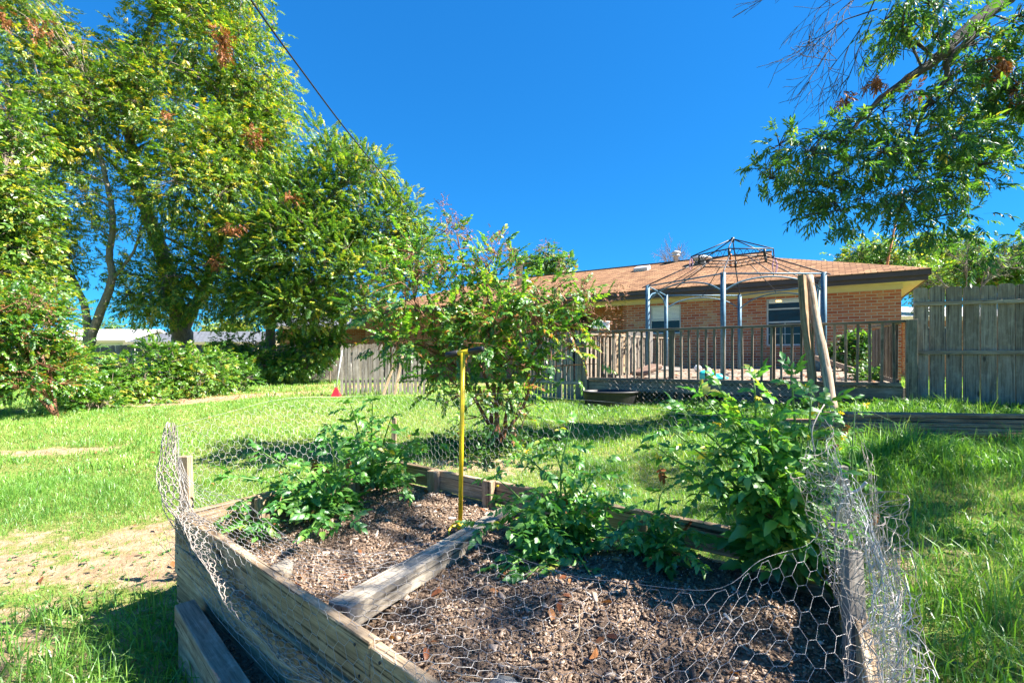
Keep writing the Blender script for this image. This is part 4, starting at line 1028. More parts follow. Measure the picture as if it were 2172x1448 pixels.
# ---------------------------------------------------------------- chicken wire
def hexnet(name, S, Lu, Lv, cell, mat, label, r0=.0011, parent=None, twist=False, k=3):
    """hexagonal netting with twisted joints along u, laid on the surface S(u,v)->(n,3), u in 0..Lu, v in 0..Lv metres"""
    t = cell*.42; dx = cell*.72; dy = cell
    ni = int(Lu/dx); nj = int(Lv/dy)
    tw = []; ob = []
    for i in range(ni):
        x = i*dx+dx/2
        for j in range(nj+1):
            y = j*dy+(dy/2 if i % 2 else 0)
            if y > Lv: continue
            tw.append((x-t/2, y, x+t/2, y))
            for s_ in (-1, 1):
                y2 = y+s_*dy/2
                if 0 <= y2 <= Lv and i < ni-1: ob.append((x+t/2, y, x+dx-t/2, y2))
    e = cell*.5
    nE = int(Lu/e)
    ed = [(i*e, yy, (i+1)*e, yy) for i in range(nE) for yy in (0, Lv)]
    A = []; B = []; r = []
    for arr, rad in ((tw, r0*1.45), (ob, r0), (ed, r0*1.3)):
        arr = np.array(arr); 
        if rad == r0*1.45 and twist:
            a = S(arr[:, 0], arr[:, 1]); b = S(arr[:, 2], arr[:, 3]); d = b-a; L = np.linalg.norm(d, axis=1, keepdims=True); d = d/L
            x = np.cross(d, np.array([0, 0, 1.])); x /= np.linalg.norm(x, axis=1, keepdims=True)+1e-9; y = np.cross(d, x)
            for ph in (0, math.pi):
                pp = [a+(b-a)*q+(x*math.cos(ph+q*5*math.pi)+y*math.sin(ph+q*5*math.pi))*r0*1.0 for q in np.linspace(0, 1, 9)]
                for m_ in range(8): A.append(pp[m_]); B.append(pp[m_+1]); r.append(np.full(len(a), r0*.95))
        else:
            A.append(S(arr[:, 0], arr[:, 1])); B.append(S(arr[:, 2], arr[:, 3])); r.append(np.full(len(arr), rad))
    A = np.concatenate(A); B = np.concatenate(B); r = np.concatenate(r)
    V, F = segs(A, B, r, r, k)
    return tag(link(name, mesh_np(name, V, F, smooth=True), mat, parent), label, 'wire netting') if label else link(name, mesh_np(name, V, F, smooth=True), mat, parent)
def arclen(P): return np.concatenate([[0], np.cumsum(np.linalg.norm(np.diff(P, axis=0), axis=1))])
def interp(P, u):
    s = arclen(P); s = s/s[-1]; return np.stack([np.interp(u, s, P[:, k]) for k in range(P.shape[1])], -1)
def sm(x, y, f, seed, amp):       # smooth 3-vector noise
    return np.stack([np.sin(x*f+seed+k*2.1)*np.cos(y*f*1.3+seed*1.7+k)+.5*np.sin(x*f*2.3+y*f*1.9+seed*3+k*4) for k in range(3)], -1)*amp
# back netting round the left and far sides
tb = curve_pts([at(372, 905, 2.40), at(470, 876, 2.75), at(600, 852, 3.2), at(760, 838, 3.62), at(905, 833, 3.52), at(1040, 838, 3.25), at(1190, 846, 2.95), at(1340, 858, 2.60), at(1480, 872, 2.32), at(1620, 872, 2.08), at(1738, 872, 1.90)], 8)
bb = curve_pts([P3(bL-[.05, .0], .52), P3(lerp(bL, bB, .35)-[.05, -.03], .52), P3(lerp(bL, bB, .7)-[.05, -.03], .52), P3(bB+[0, .05], .52), P3(lerp(bB, bR, .2)+[.03, .04], .52), P3(lerp(bB, bR, .4)+[.03, .04], .52), P3(lerp(bB, bR, .6)+[.03, .04], .52), P3(lerp(bB, bR, .8)+[.03, .04], .52), P3(bR+[.04, .03], .52)], 8)
Lb = arclen(bb)[-1]
def S_back(u, v):
    u = np.asarray(u)/Lb; w = (np.asarray(v)/.52)[:, None]
    sag = np.sin(u*20)[:, None]*.0
    return interp(bb, u)*(1-w)+interp(tb, u)*w+sm(u*Lb, v, 3.2, 1.0, .014)*np.clip(w, .15, 1)+np.c_[np.zeros(len(u)), .05*np.sin(w[:, 0]*math.pi), np.zeros(len(u))]
hexnet('chicken_wire', S_back, Lb, .52, .050, 'galv', 'upright chicken wire netting along the far side of the raised bed', r0=.00065)
# front netting slumped over the near boards and the mulch
tf_ = curve_pts([at(372, 905, 2.33), at(382, 985, 2.33), at(425, 1030, 2.28), at(495, 1048, 2.22), at(560, 1092, 2.20), at(634, 1142, 2.10), at(760, 1172, 1.98), at(946, 1157, 1.98), at(1135, 1199, 1.82), at(1286, 1225, 1.70), at(1400, 1243, 1.60), at(1518, 1247, 1.50), at(1602, 1176, 1.56), at(1711, 1142, 1.66), at(1745, 1115, 1.70)], 8)
bf_ = curve_pts([P3(bL+nA*.05+[-.03, 0], .47), P3(lerp(bL, bN, .08)+nA*.05, .40), P3(lerp(bL, bN, .2)+nA*.06, .33), P3(lerp(bL, bN, .4)+nA*.06, .30), P3(lerp(bL, bN, .6)+nA*.06, .33), P3(lerp(bL, bN, .8)+nA*.05, .40), P3(bN+[-.10, -.08], .42), P3(bN+[.05, -.04], .5), P3(bN+[.16, .05], .5)], 8)
Lf = 2.75
def S_front(u, v):
    u = np.asarray(u)/Lf; t = np.asarray(v)/1.0
    a = interp(bf_, u**1.0); b = interp(tf_, u)
    # ridge where the netting bends over the board edge
    e = interp(np.array([P3(bL+nA*.02, ZB+.03), P3(lerp(bL, bN, .25)+nA*.02, ZB+.01), P3(lerp(bL, bN, .6)+nA*.02, ZB+.03), P3(lerp(bL, bN, .85)-nA*.02, ZB+.06), P3(bN+[.12, .0], ZB+.08)]), u)
    w = t[:, None]; k = .38
    lo = a*(1-w/k)+e*(w/k); q = (w-k)/(1-k); hi = e*(1-q)+b*q-np.array([0, 0, .10])*np.sin(np.clip(q, 0, 1)*math.pi)*np.clip((u[:, None]-.25)*2, 0, 1)
    p = np.where(w < k, lo, hi)
    g = sm(u*Lf, t, 3.5, 2.0, .020)+sm(u*Lf, t, 11, 5.0, .007)
    p = p+g
    # rest on the soil, never below it
    s = sz(p[:, 0], p[:, 1])+.012
    ins = insideq(p[:, 0], p[:, 1]); p[:, 2] = np.where(ins, np.maximum(p[:, 2], s), p[:, 2])
    return p
hexnet('chicken_wire', S_front, Lf, 1.0, .060, 'galv', 'slack chicken wire slumped over the near boards and down onto the mulch', r0=.00068, twist=True)
# dense crumpled roll at the left corner
def S_cl(u, v):
    C = curve_pts([at(366, 900, 2.32), at(358, 960, 2.30), at(361, 1029, 2.29), at(386, 1100, 2.26), at(426, 1140, 2.13), at(466, 1218, 1.98), at(510, 1285, 1.84), at(592, 1382, 1.62), at(697, 1455, 1.40)], 8)
    c = interp(C, np.asarray(u)/1.5); w = np.asarray(v)/.5
    wd = .018+.055*np.sin(np.clip(np.asarray(u)/1.5, 0, 1)*math.pi)**.6
    return c+np.stack([np.cos(w*9)*wd*(.4+w), np.sin(w*7+1)*wd*.8, np.sin(w*5)*wd], -1)+sm(u, v, 17, 3, .010)
hexnet('chicken_wire', S_cl, 1.5, .5, .040, 'galv_old', 'crumpled rope-like roll of chicken wire at the left corner of the raised bed', r0=.0019)
# crumpled netting of the right side
tr = curve_pts([at(1742, 868, 1.88), at(1728, 905, 1.80), at(1752, 1000, 1.62), at(1800, 1010, 1.42), at(1842, 1040, 1.25), at(1866, 1120, 1.1), at(1872, 1210, 1.02), at(1890, 1330, .95), at(1915, 1470, .88)], 8)
br2 = curve_pts([P3(bR+[.03, .0], .45), P3(lerp(bR, bN, .25)+[.03, -.02], .45), P3(lerp(bR, bN, .5)+[.03, -.02], .42), P3(lerp(bR, bN, .75)+[.03, -.02], .4)], 8)
def S_r(ph, am):
    def S(u, v):
        u = np.asarray(u)/1.7; w = (np.asarray(v)/.62)[:, None]
        p = interp(br2, u)*(1-w)+interp(tr, u)*w
        return p+np.c_[.05*np.sin(w[:, 0]*6+u*9+ph)*am, .03*np.cos(w[:, 0]*5+ph), .015*np.sin(u*14+ph)]+sm(u*1.7, v, 9, 4+ph, .022*am)+sm(u*1.7, v, 26, 2+ph, .008*am)
    return S
cwr = thing('chicken_wire', 'tangled upright chicken wire bunched along the right side of the raised bed', 'wire netting', tuple(P3(bR, .45)))
hexnet('netting', S_r(0, 1.0), 1.7, .62, .050, 'galv', None, r0=.0008, parent=cwr)
hexnet('netting', S_r(2.4, 1.5), 1.7, .60, .046, 'galv_old', None, r0=.0008, parent=cwr)
def S_out(u, v):
    u = np.asarray(u)/1.6; w = (np.asarray(v)/.7)[:, None]
    T_ = curve_pts([at(1790, 880, 1.95), at(1855, 990, 1.75), at(1880, 1150, 1.45), at(1895, 1300, 1.2), at(1925, 1460, 1.0)], 8)
    B_ = curve_pts([P3(bR+[.10, .03], .10), P3(lerp(bR, bN, .2)+[.09, -.02], .10), P3(lerp(bR, bN, .4)+[.09, -.02], .10), P3(lerp(bR, bN, .6)+[.08, -.02], .10), P3(lerp(bR, bN, .8)+[.08, -.02], .10)], 8)
    return interp(B_, u)*(1-w)+interp(T_, u)*w+sm(u*1.6, v, 8, 7, .022)+sm(u*1.6, v, 22, 3, .010)
hexnet('netting', S_out, 1.6, .7, .050, 'galv_old', None, r0=.0007, parent=cwr)
V_ = curve_pts([at(1770, 1150, 1.62), at(1778, 1085, 1.60), at(1800, 1050, 1.58), at(1822, 1038, 1.56), at(1838, 1022, 1.55)], 5)
MB().tube(V_, np.linspace(.004, .006, len(V_)), 6).build('twisted_end', 'galv', cwr)
MB().tube(curve_pts([at(1728, 960, 1.7), at(1722, 915, 1.72), at(1735, 880, 1.75), at(1748, 858, 1.78)], 5), .0025, 5).build('twisted_end', 'galv_old', cwr)

# ================================================================== PLANTS
def dry_vine():
    t = thing('dried_vine', 'withered brown vine clinging to the chicken wire over the near boards', 'vine', tuple(at(560, 1170, 2.1)))
    P = curve_pts([at(470, 1168, 2.12), at(540, 1190, 2.05), at(640, 1262, 1.92), at(720, 1290, 1.78)], 6); MB().tube(P, .0018, 4).build('stem', 'w_ply', t)
    P2 = curve_pts([at(590, 1250, 1.95), at(600, 1310, 1.85), at(625, 1370, 1.78)], 6); MB().tube(P2, .0016, 4).build('stem', 'w_ply', t)
    Q = np.array([at(x, y, Y) for x, y, Y in ((508, 1195, 2.08), (545, 1248, 1.99), (588, 1265, 1.94), (602, 1315, 1.86), (612, 1330, 1.84), (598, 1342, 1.84), (618, 1370, 1.79), (632, 1384, 1.78), (540, 1250, 2.0), (700, 1345, 1.7), (475, 1182, 2.1))]*1)
    V, F, T = scatter([compound(1, .02, .035, .022, 4, .5, 60, ldroop=.8)], Q, rng.normal(0, .5, Q.shape)+[0, 0, -1], 1.0, .25)
    link('dead_leaves', mesh_np('dead_leaves', V, F, T), 'leaf_dead', t)
dry_vine()
tw_ = MB()
tw_.tube(curve_pts([at(960, 1430, 1.42), at(1060, 1440, 1.4), at(1110, 1415, 1.40), at(1180, 1385, 1.43), at(1225, 1350, 1.47), at(1228, 1290, 1.52)], 6), .0016, 5)
tag(tw_.build('dry_stem', 'w_ply'), 'thin tan dry stem looping over the mulch under the netting', 'twig')

def tomato(label, base, ends, n_leaf, size=1., flowers=0, tint=(.38, .2), lean=.10, group=None, dead=0):
    t = thing('tomato_plant', label, 'tomato plant', tuple(base)); Ps = []; Ds = []; Sz = []; tips = []
    for e in ends:
        e = np.array(e); b = np.array(base)+np.append(rng.normal(0, .03, 2), 0)
        mid = b*.5+e*.5+np.array([0, 0, .10*np.linalg.norm(e-b)])+np.append(rng.normal(0, .03, 2), 0)
        C = curve_pts([b, mid, e], 8); MB().tube(C, np.linspace(.0085, .003, len(C))*size, 7).build('stem', 'stem', t); tips.append(e)
        k = int(n_leaf*1.7)
        for i in range(k):
            s = .12+.88*(i+rng.random()*.6)/k; p = interp(C, np.array([s]))[0]; a = i*2.4+rng.random()
            d = np.array([math.cos(a), math.sin(a), rng.uniform(-.15, .75)]); Ps.append(p); Ds.append(d); Sz.append(size*(1.25-.55*s)*rng.uniform(.8, 1.2))
        for _ in range(2): Ps.append(e); Ds.append((e-mid)*3+rng.normal(0, .3, 3)); Sz.append(size*.7)
    V, F, T = scatter(T_TOM, np.array(Ps), np.array(Ds), np.array(Sz), rng.normal(*tint, len(Ps)), roll=.3)
    link('foliage', mesh_np('foliage', V, F, T), 'leaf_tomato', t)
    if flowers:
        for k in range(flowers):
            e = tips[k % len(tips)]+np.append(rng.normal(0, .05, 2), rng.uniform(-.08, .02))
            st = [compound(2, .004, .016, .006, 2, 0, 80, tilt=5)]
            V, F, T = scatter(st, np.tile(e, (3, 1)), rng.normal(0, 1, (3, 3)), 1.1, .5); link('flower', mesh_np('flower', V, F, T), 'flower', t)
    if dead:
        C = np.array(base)+np.c_[rng.normal(0, .08, (dead, 2)), rng.uniform(.1, .5, dead)]
        V, F, T = scatter(T_TOM, C, rng.normal(0, .4, C.shape)+[0, 0, -1], size*.6, .4); link('dead_leaves', mesh_np('dead_leaves', V, F, T), 'leaf_dead', t)
def soilp(px, py):
    # point of the soil surface seen in direction px,py
    Y = (H-.44)/((py-752)/1000); return np.array([(px-1086)/1000*Y, Y, .43])
tomato('bushy dark green tomato plant spreading over the left half of the raised bed', soilp(705, 1085), [at(500, 1010, 2.55), at(560, 960, 2.8), at(640, 985, 2.5), at(700, 930, 2.8), at(600, 1060, 2.45), at(660, 1120, 2.35), at(740, 1100, 2.5), at(760, 1000, 2.6)], 8, 1.0, dead=6)
tomato('tall tomato plant with upright shoots at the far corner beside the thin stake', soilp(790, 1030), [at(745, 860, 2.9), at(790, 850, 2.95), at(830, 885, 3.0), at(880, 930, 2.95), at(925, 945, 2.9), at(700, 900, 2.9), at(860, 1030, 2.7), at(850, 980, 2.9), at(780, 940, 2.7)], 8, 1.0)
tomato('young tomato shoots trailing low over the boards near the left corner of the bed', soilp(540, 1130), [at(470, 1130, 2.2), at(500, 1075, 2.4), at(560, 1110, 2.35)], 5, .8)
tomato('leafy tomato plant in the middle of the bed just right of the beam', soilp(1190, 1160), [at(1050, 1010, 2.4), at(1110, 960, 2.5), at(1170, 930, 2.5), at(1210, 905, 2.5), at(1080, 1070, 2.25), at(1280, 985, 2.4), at(1250, 1050, 2.3), at(1150, 1040, 2.2), at(1040, 1240, 1.95), at(1190, 1240, 2.0), at(1230, 960, 2.5), at(1020, 1110, 2.2), at(1110, 1230, 1.95), at(1260, 1230, 1.95), at(1150, 1110, 2.1), at(1300, 1040, 2.3)], 8, .95, flowers=2, dead=3)
tomato('low tomato plant with drooping blue-green leaves in front of the far board', soilp(1380, 1180), [at(1290, 1060, 2.2), at(1360, 1080, 2.15), at(1430, 1100, 2.1), at(1465, 1180, 1.9), at(1320, 1130, 2.0), at(1400, 1050, 2.2), at(1480, 1130, 2.0)], 6, .85, dead=3)
tomato('tallest tomato plant with yellow flowers by the right corner of the bed', soilp(1690, 1230), [at(1395, 950, 2.05), at(1460, 880, 2.1), at(1530, 830, 2.1), at(1600, 815, 2.0), at(1680, 810, 2.0), at(1720, 850, 1.9), at(1560, 900, 1.95), at(1630, 900, 1.85), at(1480, 1000, 1.95), at(1745, 870, 1.95), at(1700, 940, 1.85), at(1600, 1010, 1.8), at(1500, 850, 2.0), at(1565, 860, 1.9), at(1640, 850, 1.9), at(1430, 915, 2.0), at(1690, 1000, 1.8), at(1540, 960, 1.9)], 10, 1.05, flowers=7, tint=(.48, .22), dead=9)
tomato('slender tomato shoot with yellow blossoms rising outside the right corner of the wire', at(1790, 1120, 2.05), [at(1815, 850, 2.15), at(1790, 900, 2.1)], 4, .6, flowers=3, tint=(.5, .2), dead=3)

def pb(px, py, Y, rx, ry, d=None):
    c = at(px, py, Y); return (c[0], c[1], c[2], rx*Y/1000, d if d else rx*Y/1000*.9, ry*Y/1000)
def pts(L, Y): return [at(a, b, Y+(c[0] if c else 0)) for a, b, *c in L]
# crape myrtle in the middle of the lawn
cb0 = np.array([-.2, 5.55, float(gz(-.2, 5.55))-.03])
tr_ = []
for (mx_, my_, ex, ey, dY) in ((1035, 820, 960, 640, .2), (1045, 800, 1030, 560, -.1), (1062, 790, 1080, 600, .2), (1085, 830, 1180, 660, -.1), (1010, 850, 880, 640, .1), (1100, 880, 1140, 790, -.4), (1055, 780, 1090, 700, .5)):
    tr_.append(([cb0+np.append(rng.normal(0, .06, 2), 0), at(mx_, my_, 5.5+dY*.5), at((mx_+ex)//2, (my_+ey)//2, 5.5+dY), at(ex, ey, 5.5+dY)], .026, .010))
bl = [pb(1050, 640, 5.5, 120, 100), pb(920, 640, 5.5, 110, 75), pb(1160, 650, 5.4, 80, 60), pb(985, 560, 5.6, 50, 60), pb(880, 560, 5.6, 75, 45), pb(1058, 575, 5.5, 25, 45), pb(1195, 600, 5.5, 40, 25),
      pb(820, 650, 5.4, 60, 30), pb(850, 715, 5.3, 70, 35), pb(1000, 740, 5.3, 70, 60), pb(1130, 720, 5.2, 80, 55), pb(1250, 645, 5.4, 45, 20), pb(1060, 800, 5.1, 80, 55), pb(1010, 860, 5.0, 50, 45), pb(1090, 870, 4.9, 45, 40), pb(870, 740, 5.3, 50, 30), pb(930, 780, 5.2, 50, 40), pb(950, 505, 5.7, 22, 35), pb(1100, 800, 5.1, 55, 50), pb(1215, 740, 5.3, 28, 50), pb(960, 790, 5.2, 45, 40), pb(1060, 700, 5.0, 80, 60)]
T_SEED = [compound(4, .10, .018, .014, 2, 0, 70, tilt=60) for _ in range(4)]
def myrtle(name, label, trunks, blobs, n, seeds, **kw):
    t = tree(name, label, 'crape myrtle', trunks, blobs, 'leaf_myrtle', T_MYRTLE, n=n, sub_r=.24, per=5, size=.72, bark='bark_red', droop=.15, br=.008, k=7, tint=(.46, .26), **kw)
    P = []; 
    for c in seeds: P.append(np.array(c)+rng.normal(0, .035, (26, 3))*[1, 1, 1.7])
    P = np.concatenate(P); V, F, T = scatter(T_SEED, P, rng.normal(0, 1, P.shape)+[0, 0, .4], rng.uniform(.4, .9, len(P)), rng.random(len(P)))
    link('seed_heads', mesh_np('seed_heads', V, F, T), 'seed', t); return t
sd_pts = [at(x, y, 5.35) for x, y in ((965, 470), (990, 500), (1045, 530), (1085, 540), (1075, 520), (1010, 560), (1095, 600), (1190, 600), (1240, 605), (1290, 650), (1280, 690), (1255, 640), (1215, 655), (1180, 690), (870, 560), (790, 640), (800, 600), (900, 600), (1020, 640), (1130, 650), (1205, 720), (1110, 700), (935, 560), (860, 630), (1040, 700), (950, 480), (1275, 720), (1235, 690))]
myrtle('crape_myrtle', 'multi-stemmed crape myrtle with pinkish seed heads in the middle of the lawn', tr_, bl, 1450, sd_pts+[p+rng.normal(0, .12, 3) for p in sd_pts])
base = np.array([-8.1, 8.4, float(gz(-8.1, 8.4))])
myrtle('crape_myrtle', 'dense crape myrtle with pink seed heads at the left edge of the lawn', [([base, at(60, 760, 8.4), at(40, 660, 8.4)], .03, .012), ([base, at(100, 740, 8.6), at(110, 650, 8.6)], .03, .012), ([base, at(10, 760, 8.2), at(-30, 680, 8.2)], .03, .012)],
       [pb(30, 700, 8.3, 90, 85), pb(100, 690, 8.6, 55, 60), pb(70, 790, 8.4, 85, 60), pb(-60, 740, 8.2, 80, 100), pb(20, 640, 8.4, 50, 30), pb(150, 770, 9.2, 40, 50)], 3000,
       [at(x, y, 8.0) for x, y in ((30, 640), (60, 650), (100, 690), (20, 680), (55, 700), (85, 640), (10, 720), (90, 760), (40, 740), (105, 660), (70, 620), (0, 650), (45, 790))])
# hedge of shrubs
hedge = [(165, 800, 10.2, 55, 55, 'bright green shrub beside the crape myrtle at the left'), (225, 785, 10.8, 50, 60, 'round shrub under the forked tree'), (285, 780, 11.2, 55, 62, 'yellow-green shrub in the middle of the hedge'),
         (345, 775, 11.8, 50, 65, 'shrub directly in front of the big tree trunk'), (400, 780, 12.2, 50, 55, 'shrub right of the big tree trunk'), (452, 775, 13.0, 45, 45, 'shrub near the right end of the hedge'), (500, 790, 14.2, 35, 38, 'small shrub at the right end of the hedge'),
         (200, 835, 9.7, 50, 30, 'low leafy shrub spilling onto the dirt at the left'), (310, 830, 11.0, 55, 26, 'low shrub spilling onto the bare dirt strip')]
for (px, py, Y, rx, ry, lab) in hedge:
    py += 22 if px < 330 else 8; ry *= random.uniform(.5, .8) if px < 330 else .95; rx *= random.uniform(.65, .9)
    c = at(px, py, Y); g = np.array([c[0], c[1], float(gz(c[0], c[1]))]); R_ = rx*Y/1000
    tree('shrub', lab, 'shrub', [([g, (g+c)/2+[.05, 0, 0], c], .02, .01), ([g+[.1, 0, 0], (g+c)/2+[.3, 0, 0], c+[R_*.5, 0, .1]], .018, .008)], [pb(px, py, Y, rx, ry), pb(px+rx*.4, py+ry*.3, Y-.3, rx*.6, ry*.6), pb(px-rx*.4, py-ry*.3, Y, rx*.6, ry*.6)],
         'leaf_shrub', T_SHRUB, n=360, sub_r=.34, per=7, size=.85, bark='bark', droop=random.uniform(-.3, .3), group='shrubs along the back fence', br=.012, tint=(random.uniform(.35, .68), .25), leafname='foliage')
for (px, py, Y, rx, ry, lab) in [(560, 765, 17.2, 40, 32, 'dark vine on the chain-link fence left of its steel post'), (655, 745, 17.8, 45, 35, 'dark green vine mound hanging over the fence beside the picket fence'), (620, 780, 17.4, 30, 20, 'low dark vine at the foot of the chain-link fence'), (700, 720, 18.2, 25, 35, 'leafy vine at the right end of the back fence'),
                                  (490, 740, 17.0, 40, 30, 'vine hanging over the board fence behind the hedge')]:
    c = at(px, py, Y); g = np.array([c[0], c[1], float(gz(c[0], c[1]))])
    tree('climbing_vine', lab, 'vine', [([g, (g+c)/2, c], .03, .01)], [pb(px, py, Y, rx, ry, .6)], 'leaf_shrub', T_SHRUB, n=520, sub_r=.3, per=8, size=1.1, droop=-.5, group='vines on the back fence', br=.015, tint=(.5, .25), leafname='foliage')

# big pecan beyond the fence
Yb = 20.3
tree('pecan_tree', 'huge pecan with massive forked trunk and reddish dead clusters behind the hedge', 'tree',
     [(pts([(388, 745), (384, 690), (372, 640), (350, 560), (330, 500), (300, 420), (284, 340), (272, 240), (290, 130), (330, 30)], Yb), .42, .10),
      (pts([(386, 700), (405, 660), (430, 620), (455, 540), (480, 430), (500, 300), (510, 160)], Yb), .30, .07),
      (pts([(284, 340), (240, 300), (210, 250), (180, 160)], Yb), .10, .04), (pts([(300, 420), (220, 330), (170, 330)], Yb-1), .08, .03)],
     [pb(420, 110, Yb, 120, 110), pb(530, 170, Yb, 70, 130), pb(350, 230, Yb-1, 110, 110), pb(520, 320, Yb-1, 85, 110), pb(450, 420, Yb-2, 110, 100), pb(330, 420, Yb-2, 70, 80), pb(570, 330, Yb, 60, 110), pb(420, -40, Yb, 130, 90), pb(260, 120, Yb, 50, 90), pb(250, 220, Yb-1, 60, 60),
      pb(520, 520, Yb-2, 70, 70), pb(400, 560, Yb-1, 50, 60), pb(560, 220, Yb, 55, 80), pb(300, 580, Yb-1.5, 55, 50), pb(440, 300, Yb-2, 90, 80), pb(290, 640, Yb-2, 40, 35), pb(330, 650, Yb-1.5, 45, 35), pb(460, 640, Yb-1.5, 55, 45), pb(360, 610, Yb-2, 50, 40), pb(500, 590, Yb-2, 70, 50)], 'leaf_pecan', T_PECAN, n=15500, sub_r=.75, per=16, size=1.2, droop=-.05, br=.10, tint=(.48, .30),
     dead=[(at(470, 75, Yb-2.6), .45, 60), (at(540, 290, Yb-2.4), .35, 40), (at(635, 400, Yb-2.2), .35, 40), (at(635, 440, Yb-2.2), .4, 50), (at(500, 480, Yb-4.2), .25, 25), (at(458, 550, Yb-4), .22, 20), (at(350, 240, Yb-3.4), .25, 16), (at(475, 110, Yb-2.6), .4, 40)])
Ye = 18.6
tree('elm_tree', 'broad elm with feathery upright shoots right of the big pecan', 'tree',
     [(pts([(575, 750), (574, 690), (590, 620), (620, 540), (680, 450), (740, 360)], Ye), .20, .05), (pts([(576, 700), (600, 650), (680, 600), (780, 540), (860, 480)], Ye), .12, .04), (pts([(574, 700), (560, 620), (560, 520), (600, 420)], Ye), .12, .04)],
     [pb(720, 420, Ye, 90, 110), pb(800, 490, Ye, 80, 90), pb(640, 520, Ye-1, 100, 100), pb(740, 580, Ye-1, 100, 80), pb(850, 540, Ye, 60, 70), pb(690, 320, Ye, 35, 60), pb(640, 430, Ye, 70, 90), pb(780, 350, Ye, 45, 45), pb(860, 450, Ye, 35, 45), pb(560, 600, Ye-1, 80, 60), pb(640, 640, Ye-1.5, 80, 40), pb(730, 650, Ye-1, 50, 30), pb(900, 520, Ye, 30, 50), pb(580, 480, Ye-1, 60, 60), pb(600, 680, Ye-1, 60, 22), pb(530, 650, Ye-.5, 50, 35)],
     'leaf_elm', T_ELM, n=10500, sub_r=.6, per=14, size=1.0, droop=.25, br=.06, tint=(.48, .30), dead=[(at(620, 415, Ye-2), .3, 22)])
Yt = 17.8
tree('forked_tree', 'slim tree with two bare trunks forming a V left of the big pecan', 'tree',
     [(pts([(184, 745), (186, 700), (182, 660), (168, 620), (140, 560), (110, 500), (90, 430), (70, 330)], Yt), .15, .05), (pts([(188, 740), (198, 700), (222, 640), (238, 590), (232, 540), (240, 470), (225, 380), (200, 280), (190, 180)], Yt), .17, .05),
      (pts([(232, 600), (258, 570), (285, 530), (300, 480)], Yt), .07, .03)],
     [pb(100, 240, Yt, 110, 120), pb(170, 330, Yt, 70, 80), pb(60, 420, Yt, 80, 100), pb(200, 200, Yt, 70, 70), pb(60, 110, Yt, 90, 90), pb(150, 100, Yt, 50, 50), pb(235, 480, Yt, 42, 28), pb(110, 500, Yt, 60, 50), pb(180, 420, Yt, 40, 28), pb(150, 560, Yt, 40, 30), pb(50, 560, Yt, 70, 60), pb(0, 300, Yt, 60, 160), pb(20, 20, Yt, 90, 60)],
     'leaf_pecan', T_PECAN, n=8000, sub_r=.6, per=13, size=1.05, droop=.05, br=.05, tint=(.50, .30), bark='bark_pale', dead=[(at(85, 60, Yt-2), .4, 30), (at(5, 30, Yt-2), .4, 30)])
tree('hackberry_tree', 'nearest dense yellow-green tree at the left edge of the picture', 'tree',
     [(pts([(-60, 800), (-50, 640), (-30, 480), (10, 360)], 12), .18, .05)],
     [pb(10, 420, 12, 70, 90), pb(30, 500, 12, 60, 70), pb(0, 560, 12, 90, 60), pb(-60, 420, 12, 100, 160), pb(10, 280, 12.5, 60, 80), pb(30, 610, 12, 90, 35)],
     'leaf_elm', T_ROUND, n=5200, sub_r=.4, per=12, size=1.0, droop=-.1, br=.05, tint=(.52, .30))
# distant trees
def far_tree(label, px, py, Y, parts, n, lm='leaf_dark', size=1.6, tint=(.4, .25), sub=.6, name='distant_tree'):
    g = at(px, 760, Y); g[2] = float(gz(g[0], g[1])); c = at(px, py, Y)
    return tree(name, label, 'tree', [([g, (g+c)/2+[.1, 0, 0], c], .16, .06)], [pb(px+a, py+b, Y, rx, ry) for a, b, rx, ry in parts], lm, T_SHRUB, n=n, sub_r=sub, per=12, size=size, br=.06, tint=tint, group='trees beyond the houses')
far_tree('dark green treetop showing above the left end of the house ridge', 1145, 563, 42, [(-30, -5, 20, 12), (18, -12, 22, 22), (55, 0, 22, 12)], 500, size=2.6, sub=1.0)
far_tree('leafy tree rising behind the right end of the house roof', 1850, 540, 26, [(-50, 10, 40, 26), (0, -8, 45, 26), (60, 5, 55, 30), (20, 30, 70, 25)], 1400, 'leaf_elm', 1.6, (.55, .25))
far_tree('yellow-green tree right of the antenna mast', 1990, 540, 27, [(0, -10, 50, 40), (-30, 25, 50, 25), (50, 0, 45, 35), (0, 40, 60, 30)], 1400, 'leaf_elm', 1.6, (.6, .25))
far_tree('bright green bush mass above the right fence', 2130, 560, 16, [(-20, 0, 60, 40), (30, 20, 60, 50), (-70, 30, 50, 30), (60, -10, 60, 50)], 1700, 'leaf_shrub', 1.1, (.5, .25), .4)
far_tree('pale shrub between the house corner and the right fence', 1975, 605, 19, [(0, 0, 38, 35), (25, -15, 35, 25), (-15, 25, 25, 25)], 800, 'leaf_shrub', 1.0, (.7, .2), .4)
far_tree('low green treetop seen through the fork of the slim tree', 235, 700, 45, [(0, -2, 30, 14), (40, 0, 25, 10), (-40, 2, 25, 12)], 350, 'leaf_dark', 2.2)
far_tree('yellowish treetop above the neighbour roofs behind the big trunk', 470, 690, 42, [(0, 0, 30, 10), (40, -4, 40, 15), (-30, 5, 20, 8)], 400, 'leaf_elm', 2.2, (.7, .2))
far_tree('broad dark tree standing behind the neighbour house', 660, 640, 44, [(0, 0, 60, 35), (60, 10, 50, 30), (120, 20, 60, 30), (-60, 10, 40, 30)], 900, 'leaf_dark', 2.6)

